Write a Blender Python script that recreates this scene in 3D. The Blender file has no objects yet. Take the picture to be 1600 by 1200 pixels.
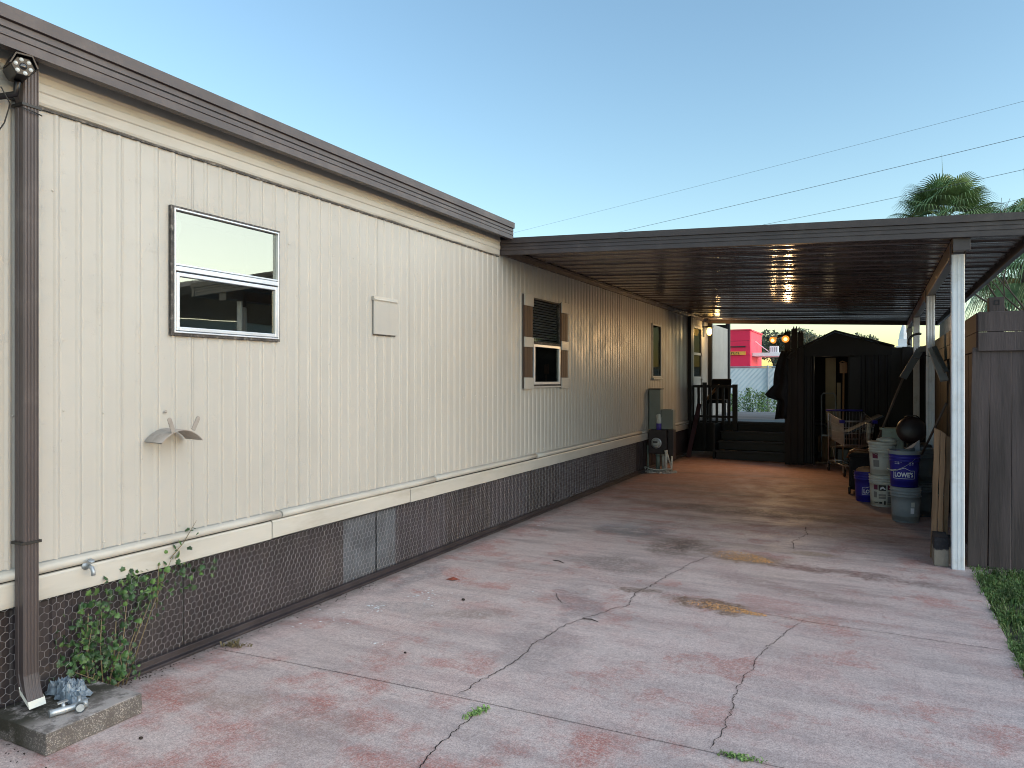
import bpy, bmesh, math, random
from mathutils import Vector, Matrix, noise as mnoise
R = math.radians
rnd = random.Random(7)
sc = bpy.context.scene
col = sc.collection

# ------------------------------------------------------------------ camera, sky, sun, exposure
cam_d = bpy.data.cameras.new('camera'); cam = bpy.data.objects.new('camera', cam_d); col.objects.link(cam)
cam.location = (3.393, 0.0, 1.52)
cam.rotation_euler = (R(90), 0, math.atan(570 / 1130))
cam_d.sensor_width = 36; cam_d.lens = 36 * 1130 / 1600
cam_d.shift_y = -8 / 1600
cam_d.clip_start = 0.05; cam_d.clip_end = 2000
sc.camera = cam

SUN_EL, SUN_AZ = 5.0, 88.0
world = bpy.data.worlds.new('World'); sc.world = world; world.use_nodes = True
wn = world.node_tree
sky = wn.nodes.new('ShaderNodeTexSky'); sky.sky_type = 'NISHITA'; sky.sun_disc = False
sky.sun_elevation = R(SUN_EL); sky.sun_rotation = R(SUN_AZ)
sky.air_density = 1.0; sky.dust_density = 0.4; sky.ozone_density = 1.9
bg = wn.nodes['Background']; wn.links.new(sky.outputs[0], bg.inputs[0]); bg.inputs[1].default_value = 0.10

sun_d = bpy.data.lights.new('sun', 'SUN'); sun_d.energy = 0.9; sun_d.angle = R(120); sun_d.color = (1, .99, .97)
sun = bpy.data.objects.new('sun', sun_d); col.objects.link(sun)
sdir = Vector((math.sin(R(SUN_AZ)) * math.cos(R(SUN_EL)), math.cos(R(SUN_AZ)) * math.cos(R(SUN_EL)), math.sin(R(SUN_EL))))
sun.rotation_euler = sdir.to_track_quat('Z', 'Y').to_euler()
sun.location = (20, 10, 20)

sc.view_settings.view_transform = 'Standard'; sc.view_settings.look = 'None'
sc.view_settings.exposure = 2.40; sc.view_settings.gamma = 1
sc.view_settings.use_curve_mapping = False
try:
    sc.cycles.max_bounces = 8; sc.cycles.glossy_bounces = 4; sc.cycles.transparent_max_bounces = 12
    sc.cycles.sample_clamp_indirect = 4.0
    sc.cycles.use_denoising = True; sc.cycles.filter_width = 1.0
except Exception:
    pass

# ------------------------------------------------------------------ node helpers and materials
class NT:
    def __init__(s, name):
        s.mat = bpy.data.materials.new(name); s.mat.use_nodes = True
        s.t = s.mat.node_tree; s.b = s.t.nodes['Principled BSDF']; s.out = s.t.nodes['Material Output']
        s._pos = None; s._obj = None
    def n(s, typ, ins=None, **props):
        nd = s.t.nodes.new('ShaderNode' + typ)
        for k, v in props.items(): setattr(nd, k, v)
        for k, v in (ins or {}).items(): s.set(nd.inputs[k], v)
        return nd
    def set(s, sock, v):
        if isinstance(v, bpy.types.NodeSocket): s.t.links.new(v, sock)
        elif isinstance(v, (tuple, list)) and len(v) == 3 and sock.type == 'RGBA': sock.default_value = (*v, 1)
        else: sock.default_value = v
    def pos(s):
        if s._pos is None: s._pos = s.n('NewGeometry').outputs['Position']
        return s._pos
    def map(s, scale=(1, 1, 1), rot=(0, 0, 0), loc=(0, 0, 0), src=None):
        return s.n('Mapping', {'Vector': src or s.pos(), 'Scale': scale, 'Rotation': rot, 'Location': loc}).outputs[0]
    def noise(s, scale, detail=4, rough=.55, vec=None, dist=0.0):
        return s.n('TexNoise', {'Vector': vec or s.pos(), 'Scale': scale, 'Detail': detail, 'Roughness': rough, 'Distortion': dist}).outputs['Fac']
    def mr(s, v, a, b, c=0.0, d=1.0, smooth=True):
        return s.n('MapRange', {'Value': v, 'From Min': a, 'From Max': b, 'To Min': c, 'To Max': d}, interpolation_type='SMOOTHSTEP' if smooth else 'LINEAR').outputs[0]
    def m(s, op, a, b=None, clamp=False):
        ins = {0: a}
        if b is not None: ins[1] = b
        return s.n('Math', ins, operation=op, use_clamp=clamp).outputs[0]
    def mix(s, f, a, b, mode='MIX'):
        nd = s.n('Mix', data_type='RGBA', blend_type=mode)
        s.set(nd.inputs[0], f); s.set(nd.inputs[6], a); s.set(nd.inputs[7], b)
        return nd.outputs[2]
    def bump(s, h, strength=.3, dist=.01, prev=None):
        nd = s.n('Bump', {'Height': h, 'Strength': strength, 'Distance': dist})
        if prev is not None: s.set(nd.inputs['Normal'], prev)
        return nd.outputs[0]

MATS = {}
def mat(name, c, rough=.6, metal=0.0, var=.15, vs=3.0, bump=.0, bs=40.0, bd=.004, stretch=(1, 1, 1), spec=None, dirt=None, dirt_amt=.0, ds=1.5, rv=.0, emit=None, es=0):
    N = NT(name)
    v = N.map(stretch)
    f = N.noise(vs, 6, .6, v)
    lo = tuple(x * (1 - var) for x in c); hi = tuple(min(1, x * (1 + var)) for x in c)
    cc = N.mix(N.mr(f, .3, .7), lo, hi)
    if dirt:
        g = N.noise(ds, 8, .65, v)
        cc = N.mix(N.m('MULTIPLY', N.mr(g, .48, .72), dirt_amt), cc, dirt)
    N.set(N.b.inputs['Base Color'], cc)
    if rv: N.set(N.b.inputs['Roughness'], N.mr(N.noise(vs * 2.3, 4, .6, v), .3, .7, max(0, rough - rv), min(1, rough + rv)))
    else: N.b.inputs['Roughness'].default_value = rough
    N.b.inputs['Metallic'].default_value = metal
    if spec is not None: N.b.inputs['Specular IOR Level'].default_value = spec
    if bump: N.set(N.b.inputs['Normal'], N.bump(N.noise(bs, 5, .6, v), bump, bd))
    if emit: N.set(N.b.inputs['Emission Color'], emit); N.b.inputs['Emission Strength'].default_value = es
    MATS[name] = N.mat
    return N.mat

def siding_mat():
    N = NT('beige_siding_paint')
    big = N.noise(.9, 5, .6); streak = N.noise(1.0, 5, .6, N.map((1, 9, .35)))
    c = N.mix(N.mr(big, .3, .7), (.372, .366, .336), (.402, .396, .365))
    c = N.mix(N.m('MULTIPLY', N.mr(streak, .5, .75), .20), c, (.312, .306, .282))
    spots = N.noise(55, 3, .5, N.map((1, 1, .7)))
    c = N.mix(N.m('MULTIPLY', N.mr(spots, .70, .76), .45), c, (.25, .235, .21))
    # rub marks and grime low down and here and there
    sc_ = N.noise(5.5, 9, .72)
    c = N.mix(N.m('MULTIPLY', N.mr(sc_, .60, .72), .25), c, (.32, .305, .275))
    N.set(N.b.inputs['Base Color'], c)
    N.set(N.b.inputs['Roughness'], N.mr(N.noise(3, 4), .3, .7, .36, .52))
    S3 = N.n('SeparateXYZ', {0: N.pos()}); Yv, Zv = S3.outputs[1], S3.outputs[2]
    dy = N.m('SUBTRACT', N.m('ABSOLUTE', N.m('SUBTRACT', Yv, 3.03)), .39); dz = N.m('SUBTRACT', N.m('ABSOLUTE', N.m('SUBTRACT', Zv, 2.13)), .345)
    near_w = N.mr(N.m('ADD', N.m('MAXIMUM', dy, dz), N.m('MULTIPLY', N.m('SUBTRACT', N.noise(7, 5), .5), .25)), .16, .0)
    blis = N.m('MULTIPLY', N.mr(N.noise(38, 5, .7), .45, .7), near_w)
    chips = N.m('MULTIPLY', N.mr(N.noise(48, 4, .7, N.map(loc=(5, 5, 5))), .66, .70), N.mr(N.m('MAXIMUM', dy, dz), .05, .012))
    c2 = N.mix(N.m('MULTIPLY', chips, .3), c, (.14, .13, .12))
    N.set(N.b.inputs['Base Color'], c2)
    b0 = N.bump(blis, .45, .0035)
    b1 = N.bump(N.noise(170, 4, .6), .30, .003, b0)
    b2 = N.bump(N.noise(2.6, 4, .55, N.map((1, 1, .6))), .55, .016, b1)
    b3 = N.bump(N.mr(N.noise(12, 6, .7), .55, .75), .35, .006, b2)
    N.set(N.b.inputs['Normal'], b3)
    return N.mat
M_SIDING = siding_mat()
M_TRIM = mat('cream_trim_paint', (.435, .428, .388), .45, var=.06, vs=4, bump=.2, bs=60, dirt=(.27, .245, .20), dirt_amt=.45, ds=5, stretch=(1, .35, 1.4))
M_HOLDER = mat('shaded_holder_beige', (.27, .25, .225), .45, var=.08, vs=12, dirt=(.16, .13, .11), dirt_amt=.5, ds=18)  # wall beige darkened, shading put into the colour so the holder stands out
M_BROWN = mat('dark_brown_metal', (.062, .050, .050), .46, var=.12, vs=2, bump=.08, bs=120, dirt=(.13, .11, .10), dirt_amt=.4, ds=4)
M_CEIL = mat('glossy_brown_pan', (.125, .100, .094), .17, var=.15, vs=1.2, bump=.02, bs=4, bd=.01, rv=.04, spec=.62)
M_CEILB = mat('brown_beam_metal', (.085, .052, .042), .40, var=.15, vs=2)
M_ALU = mat('mill_aluminium', (.62, .66, .70), .38, .55, var=.08, vs=5, bump=.05, bs=90)
M_WHITE = mat('white_post_paint', (.72, .76, .80), .42, var=.05, vs=4, bump=.06, bs=70, dirt=(.40, .38, .34), dirt_amt=.35, ds=7)
M_SEAL = mat('dark_window_sealant', (.045, .042, .04), .7, var=.5, vs=25, bump=.4, bs=80, dirt=(.35, .33, .29), dirt_amt=.5, ds=30)
M_SKIRT = mat('brown_skirting_metal', (.024, .019, .022), .5, var=.3, vs=3, bump=.15, bs=30, dirt=(.060, .052, .050), dirt_amt=.5, ds=2.5)
M_SKIRT2 = mat('grey_skirting_metal', (.070, .078, .092), .5, var=.35, vs=4, bump=.15, bs=30)
M_SKIRT3 = mat('plum_skirting_metal', (.034, .029, .036), .5, var=.25, vs=3, bump=.15, bs=30)
M_WIRE = mat('galvanised_wire', (.40, .40, .42), .5, .3, var=.3, vs=20)
M_PAD = None
M_PANEHAZE = mat('pane_haze_grey', (.30, .33, .37), .9)  # recess greyed so the near panes show a painted blue-grey haze
M_NEARBLACK = mat('dark_interior_eave_shade', (.012, .012, .013), .9)
M_CURTAIN = mat('pale_curtain_cloth', (.70, .78, .80), .85, var=.08, vs=8, bump=.3, bs=14, stretch=(1, 4, .4))
M_BLACKWOOD = mat('black_painted_wood', (.008, .008, .011), .6, var=.35, vs=4, bump=.25, bs=40, stretch=(1, 1, .2))
M_DECK = mat('weathered_deck_wood', (.17, .165, .165), .7, var=.25, vs=3, bump=.3, bs=30, stretch=(.15, 1, 1))
M_STEP = mat('black_deck_paint', (.009, .009, .013), .5, var=.3, vs=4, bump=.2, bs=30)
M_FENCE = mat('dark_brown_fence_stain', (.054, .041, .042), .66, var=.42, vs=9, bump=.7, bs=70, bd=.006, stretch=(1, 1, .10), dirt=(.075, .068, .06), dirt_amt=.4, ds=3)
M_FENCE2 = mat('red_brown_fence_stain', (.050, .022, .019), .68, var=.35, vs=5, bump=.4, bs=50, stretch=(1, .12, 1))
M_SCREEN = mat('dark_screen_board', (.020, .015, .014), .75, var=.4, vs=6, bump=.4, bs=50, stretch=(1, 1, .1))  # even dark brown, lowered to offset the lamplight falling on the boards
M_SHED = mat('black_shed_metal', (.006, .006, .010), .5, var=.25, vs=3, spec=.3)
M_CREAM = mat('cream_panel', (.42, .37, .27), .7, var=.1, vs=4)
M_WOODH = mat('tan_wood_handle', (.36, .22, .12), .55, var=.25, vs=8, stretch=(1, 1, .2))
M_RAWWOOD = mat('weathered_raw_plank', (.25, .150, .085), .8, var=.35, vs=9, bump=.5, bs=60, stretch=(1, 1, .08), dirt=(.08, .06, .045), dirt_amt=.7, ds=12)
M_GREYBOX = mat('grey_green_enamel', (.20, .225, .205), .5, var=.08, vs=3, bump=.05)
M_METERBOX = mat('dark_brown_enamel', (.035, .027, .030), .5, var=.15, vs=3)
M_PVC = mat('white_pvc', (.62, .62, .58), .45, var=.1, vs=12, dirt=(.3, .28, .22), dirt_amt=.5, ds=9)
M_GREENPIPE = mat('green_grey_conduit', (.16, .20, .18), .5, var=.1)
M_BLUEPL = mat('royal_blue_plastic', (.022, .020, .26), .42, var=.12, vs=5, bump=.04, bs=30)
M_WHITEPL = mat('white_bucket_plastic', (.58, .60, .55), .45, var=.08, vs=6, dirt=(.25, .22, .18), dirt_amt=.5, ds=6)
M_GREYPL = mat('grey_bucket_plastic', (.23, .265, .29), .5, var=.10, vs=5, dirt=(.42, .43, .42), dirt_amt=.35, ds=7)
M_DKGREYPL = mat('slate_grey_plastic', (.11, .135, .15), .5, var=.12, vs=5)
M_MAROON = mat('maroon_print', (.14, .02, .06), .5)
M_BLACKPR = mat('black_print', (.02, .02, .02), .5)
M_GREYPR = mat('grey_print', (.22, .22, .22), .5)
M_WHITEPR = mat('white_print', (.75, .78, .85), .5)
M_STEEL = mat('bright_cart_wire', (.50, .51, .52), .3, .8, var=.15, vs=9)
M_BLACKPL = mat('black_plastic', (.012, .012, .014), .45, var=.2)
M_BLACKCLOTH = mat('black_cloth', (.011, .011, .014), .9, var=.3, vs=9, bump=.3, bs=30)
M_LEATHER = mat('brown_leather', (.16, .07, .03), .4, var=.3)
M_PALEBOARD = mat('pale_grey_board', (.34, .37, .40), .6, var=.12, vs=5)
M_SLATE = mat('slate_board', (.055, .08, .12), .6, var=.12, vs=5)
M_MINT = mat('pale_green_metal', (.30, .38, .34), .5, var=.15, vs=6, dirt=(.16, .15, .12), dirt_amt=.5, ds=9)
M_DKRED = mat('dark_brown_tub', (.030, .020, .022), .45, var=.3)
M_POLE = mat('grey_brown_pole', (.085, .068, .062), .6, var=.2)
M_PURPLE = mat('dull_maroon_paint', (.060, .028, .040), .6, var=.2)
M_PINK = mat('magenta_red_stucco', (.72, .014, .075), .6, var=.06, vs=.8)
M_PINK2 = mat('rose_red_stucco', (.80, .06, .11), .6, var=.06, vs=.8)
M_YELLOW = mat('yellow_sign_face', (.75, .36, .05), .5)
M_STUCCOW = mat('white_canopy_paint', (.80, .84, .86), .5, var=.04)
M_SLAT = mat('white_fence_slat', (.68, .76, .80), .5, var=.06, vs=2)
M_GALV = mat('galvanised_post', (.32, .36, .38), .5, .3)
M_TRUNK = mat('grey_bark', (.085, .07, .055), .9, var=.3, vs=6, bump=.6, bs=20, bd=.03, stretch=(1, 1, .3))
M_TWIG = mat('bare_twig_bark', (.10, .075, .055), .9, var=.2)
M_LEAF1 = mat('dark_tree_leaf', (.035, .060, .030), .55, var=.5, vs=.7)
M_LEAF2 = mat('olive_tree_leaf', (.075, .075, .038), .6, var=.5, vs=.7)
M_WEED = mat('weed_leaf', (.15, .25, .07), .55, var=.5, vs=3)
M_VINE = mat('vine_leaf_green', (.026, .068, .020), .5, var=.45, vs=9)
M_VINE2 = mat('vine_leaf_light', (.055, .12, .026), .5, var=.4, vs=9)
M_STEM = mat('vine_stem', (.16, .13, .07), .7, var=.2)
M_PALM = mat('palm_blade_green', (.13, .21, .085), .5, var=.5, vs=2.2)
M_PALMDRY = mat('palm_blade_yellow', (.30, .28, .13), .6, var=.4, vs=2.2)
M_GRASS = mat('grass_blade', (.085, .155, .040), .55, var=.55, vs=7)
M_GRASS2 = mat('pale_grass_blade', (.14, .17, .05), .6, var=.4, vs=7)
M_SOIL = mat('lawn_soil', (.060, .058, .038), .95, var=.5, vs=9, bump=.6, bs=40, bd=.02)
M_GROUND = mat('pale_sandy_ground', (.26, .24, .21), .95, var=.2, vs=1.1, bump=.3, bs=15)
M_STONE = mat('pale_gravel', (.42, .40, .37), .85, var=.35, vs=30)
M_ZINC = mat('zinc_fitting', (.38, .42, .45), .42, .6, var=.2, vs=20, bump=.2, bs=60)
M_BAG = mat('blue_grey_plastic_scrap', (.13, .17, .21), .28, var=.4, vs=25)
M_GRAIN = mat('golden_absorbent_grain', (.58, .31, .125), .7, var=.45, vs=70)
M_FLECK = mat('white_paint_fleck', (.75, .78, .80), .6)
M_CRACK = mat('crack_dirt', (.016, .013, .012), .95, var=.3, vs=20)
M_DRYLEAF = mat('red_brown_leaf', (.20, .045, .025), .6, var=.3, vs=40)
M_TWIGDK = mat('dark_twig', (.03, .022, .018), .9)
M_CABLE = mat('black_cable', (.012, .012, .012), .5)
M_WIREPWR = mat('power_cable', (.10, .105, .11), .6)
M_CAMBODY = mat('black_camera_shell', (.006, .006, .008), .4, var=.15)
M_LED = mat('clear_led_lens', (.62, .68, .70), .1, spec=.8)
M_LENS = mat('dark_lens', (.012, .012, .014), .08, spec=.8)
M_NHOUSE = mat('neighbour_dark_siding', (.30, .33, .37), .7, var=.1)
M_NROOF = mat('neighbour_brown_roof', (.12, .075, .055), .8, var=.15)
M_STEEPLE = mat('pale_steeple_paint', (.62, .66, .70), .6, var=.03)
M_BULB = mat('lit_bulb', (1, .8, .5), .3, emit=(1.0, .58, .14), es=1.1)
M_BULBR = mat('warm_reflector', (.75, .45, .16), .3, emit=(1.0, .40, .07), es=.10)
M_METERGL = mat('meter_glass', (.42, .44, .42), .12, spec=.8)
M_SHUTTER = mat('brown_shutter_wood', (.070, .042, .030), .6, var=.3, vs=6, bump=.2, bs=40, stretch=(1, 1, .15))
M_DOORW = mat('grey_white_door', (.38, .39, .38), .5, var=.06)

def glass_mat(name, fac, tint, wav):
    N = NT(name)
    tr = N.n('BsdfTransparent', {'Color': tint}); gl = N.n('BsdfGlossy', {'Color': (.98, .95, .80), 'Roughness': .015})
    N.set(gl.inputs['Normal'], N.bump(N.noise(1.6, 2, .4), wav, .02))
    mx = N.n('MixShader', {0: fac}); N.t.links.new(tr.outputs[0], mx.inputs[1]); N.t.links.new(gl.outputs[0], mx.inputs[2])
    N.t.links.new(mx.outputs[0], N.out.inputs['Surface'])
    return N.mat
M_GLASS = glass_mat('reflective_window_glass', .24, (.45, .48, .48), .06)
M_GLASS2 = glass_mat('dim_window_glass', .075, (.75, .77, .77), .05)
M_GLASS3 = glass_mat('shaded_window_glass', .03, (.5, .52, .52), .05)

def pad_mat():
    N = NT('exposed_aggregate_concrete')
    f = N.noise(3, 6, .6); c = N.mix(N.mr(f, .35, .65), (.36, .325, .31), (.44, .40, .38))
    g = N.n('TexVoronoi', {'Vector': N.pos(), 'Scale': 150}).outputs['Distance']
    sep = N.n('SeparateXYZ', {0: N.n('NewGeometry').outputs['Normal']})
    side = N.mr(N.m('ABSOLUTE', sep.outputs[2]), .3, .8, 1, 0)
    agg = N.mix(N.mr(g, .2, .5), (.30, .28, .25), (.045, .042, .038))
    c = N.mix(N.m('MULTIPLY', side, .8), c, agg)
    moss = N.m('MULTIPLY', N.mr(N.noise(7, 8, .72), .36, .52), N.mr(N.n('SeparateXYZ', {0: N.pos()}).outputs[0], .36, .20))
    c = N.mix(N.m('MULTIPLY', N.mr(N.noise(11, 8, .75), .45, .62), .75), c, (.085, .075, .068)); c = N.mix(moss, c, (.034, .032, .022))
    N.set(N.b.inputs['Base Color'], c); N.b.inputs['Roughness'].default_value = .9
    N.set(N.b.inputs['Normal'], N.bump(N.noise(130, 4, .7), .7, .006))
    return N.mat
M_PAD = pad_mat()

def drive_mat():
    N = NT('worn_red_painted_concrete')
    P = N.pos(); S = N.n('SeparateXYZ', {0: P}); X, Y = S.outputs[0], S.outputs[1]
    wv = N.n('TexNoise', {'Vector': P, 'Scale': 2.6, 'Detail': 5, 'Roughness': .65}).outputs['Color']
    wob = N.n('VectorMath', {0: N.n('VectorMath', {0: wv, 1: (.5, .5, .5)}, operation='SUBTRACT').outputs[0], 'Scale': .55}, operation='SCALE').outputs[0]
    PW = N.n('VectorMath', {0: P, 1: wob}, operation='ADD').outputs[0]
    def ell(cx, cy, rx, ry, rot, soft=.35, src=PW):
        v = N.n('VectorMath', {0: src, 1: (cx, cy, 0)}, operation='SUBTRACT').outputs[0]
        v = N.n('VectorRotate', {'Vector': v, 'Angle': -R(rot)}, rotation_type='Z_AXIS').outputs[0]
        v = N.n('VectorMath', {0: v, 1: (1 / rx, 1 / ry, 0)}, operation='MULTIPLY').outputs[0]
        ln = N.n('VectorMath', {0: v}, operation='LENGTH').outputs['Value']
        return N.mr(ln, 1 + soft, 1 - soft)
    n1 = N.noise(.75, 5, .6); n2 = N.noise(2.4, 8, .68); n3 = N.noise(9, 8, .7)
    sp = N.noise(95, 3, .7); sp2 = N.noise(38, 5, .75)
    sweep = N.noise(1.0, 6, .65, N.map((1.2, 6.5, 1), (0, 0, R(14))))
    sweep2 = N.noise(1.0, 6, .65, N.map((10, 2.2, 1), (0, 0, R(-24))))
    c = N.mix(N.mr(n1, .32, .68), (.53, .43, .405), (.60, .495, .465))
    c = N.mix(N.m('MULTIPLY', N.mr(sweep, .42, .64), .6), c, (.37, .30, .292))
    c = N.mix(N.m('MULTIPLY', N.mr(sweep2, .5, .72), .35), c, (.60, .51, .49))
    # pinkish wash of old paint
    pink = N.m('MULTIPLY', N.mr(n2, .44, .62), .34)
    c = N.mix(pink, c, (.51, .33, .30))
    # red paint left in worn patches: blocky patches broken by speckle
    vor = N.n('TexVoronoi', {'Vector': N.map((1.5, 2.6, 1), (0, 0, R(9)), src=PW), 'Scale': 1.25, 'Randomness': .9}, distance='CHEBYCHEV').outputs['Color']
    vs = N.n('SeparateColor', {0: vor}).outputs[0]
    patch = N.m('MULTIPLY', N.mr(vs, .60, .86), N.mr(n2, .43, .60))
    edge = N.mr(N.noise(1.35, 9, .72, N.map((1, 1, 1), loc=(7, 3, 0))), .55, .66)
    near = N.mr(Y, 3.02, 2.9)                      # the slab nearest the street keeps more paint
    redm = N.m('MAXIMUM', N.m('MULTIPLY', patch, .75), N.m('MULTIPLY', edge, .85))
    redm = N.m('MAXIMUM', redm, N.m('MULTIPLY', near, N.mr(n2, .44, .64)))
    redm = N.m('MULTIPLY', redm, N.mr(N.m('ADD', N.m('MULTIPLY', sp, .55), N.m('MULTIPLY', sp2, .45)), .40, .56))
    c = N.mix(N.m('MULTIPLY', redm, .85), c, (.40, .135, .105))
    # pale specks where the paint has flaked
    c = N.mix(N.m('MULTIPLY', N.mr(sp, .60, .68), N.mr(n3, .40, .6, .12, .5)), c, (.56, .54, .55))
    # sheltered slab under the roof keeps its red-brown coat
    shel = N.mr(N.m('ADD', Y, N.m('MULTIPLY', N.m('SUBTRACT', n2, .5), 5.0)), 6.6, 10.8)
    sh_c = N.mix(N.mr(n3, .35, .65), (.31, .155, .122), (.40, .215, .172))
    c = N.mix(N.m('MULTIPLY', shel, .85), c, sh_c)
    # grime bands across the drip line
    gr = N.m('MULTIPLY', N.mr(N.noise(1.0, 8, .68, N.map((.55, 2.6, 1), (0, 0, R(-6)), loc=(3, 1, 0))), .47, .68), N.mr(Y, 4.0, 7.5, .25, 1.0))
    c = N.mix(N.m('MULTIPLY', gr, .6), c, (.135, .115, .112))
    for (cx, cy, rx, ry, rot, colr, amt) in (
            (1.80, 6.56, .27, .30, 0, (.115, .088, .070), .75), (1.80, 6.56, .10, .12, 0, (.06, .046, .04), .7),
            (1.52, 5.70, .46, .24, -12, (.20, .165, .155), .7), (1.83, 5.06, .13, .085, 0, (.15, .095, .065), .85),
            (1.18, 7.05, .36, .26, 10, (.15, .155, .165), .75), (1.02, 7.25, .34, .14, 10, (.44, .43, .45), .5),
            (3.05, 6.22, .85, .085, -7, (.145, .085, .08), .75), (2.62, 6.30, .42, .16, -15, (.20, .13, .12), .5),
            (2.90, 5.55, .60, .12, -12, (.23, .165, .155), .55), (1.05, 4.05, .30, .11, 30, (.25, .19, .165), .6),
            (1.65, 3.75, .25, .32, 20, (.23, .19, .19), .5), (.55, 3.95, .22, .10, 20, (.28, .25, .245), .5),
            (1.55, 4.6, .16, .36, 25, (.24, .215, .22), .6), (.25, 4.6, .10, .42, 0, (.19, .185, .19), .6),
            (.62, 2.45, .28, .10, 5, (.30, .20, .16), .5), (1.2, 2.4, .2, .2, 0, (.25, .17, .15), .45),
            (2.9, 6.75, .16, .10, 0, (.34, .23, .12), .55), (2.2, 8.6, 1.4, .28, -3, (.085, .07, .068), .7), (3.3, 7.7, .5, .16, 0, (.11, .085, .08), .5),
            (2.36, 6.40, .31, .20, -22, (.26, .16, .10), .9), (2.42, 4.92, .33, .10, -8, (.17, .10, .06), 1.0)):
        mk = ell(cx, cy, rx, ry, rot)
        mk = N.m('MULTIPLY', N.m('MULTIPLY', mk, amt), N.m('MULTIPLY', N.mr(sp2, .36, .56, .35, 1), N.mr(n3, .36, .52, .35, 1)))
        c = N.mix(mk, c, colr)
    grain = N.m('ADD', N.m('MULTIPLY', N.noise(125, 3, .85), .6), N.m('MULTIPLY', N.noise(44, 6, .8), .4))
    c = N.mix(1.0, c, N.mix(N.mr(grain, .36, .64), (.60, .575, .58), (1.32, 1.34, 1.34)), 'MULTIPLY')
    scr = N.noise(1.0, 7, .75, N.map((26, 5, 1), (0, 0, R(33))))
    c = N.mix(N.m('MULTIPLY', N.mr(scr, .55, .68), .5), c, (.27, .215, .21))
    mott = N.noise(6.5, 9, .75, N.map((1, 1.8, 1)))
    c = N.mix(N.m('MULTIPLY', N.mr(mott, .53, .65), .5), c, (.31, .255, .25))
    # damp dirt along the wall
    wd = N.m('MULTIPLY', N.mr(N.m('ADD', X, N.m('MULTIPLY', N.m('SUBTRACT', n3, .5), .35)), .22, .02), .7)
    c = N.mix(wd, c, (.13, .118, .108))
    c = N.mix(N.m('MULTIPLY', N.mr(sp2, .60, .72), .35), c, (.20, .165, .16))
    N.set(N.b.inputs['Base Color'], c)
    N.set(N.b.inputs['Roughness'], N.mr(n2, .3, .7, .55, .8))
    b1 = N.bump(sp, .25, .003); b2 = N.bump(n3, .22, .006, b1); b3 = N.bump(n2, .15, .02, b2)
    N.set(N.b.inputs['Normal'], b3)
    return N.mat
M_DRIVE = drive_mat()

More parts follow.
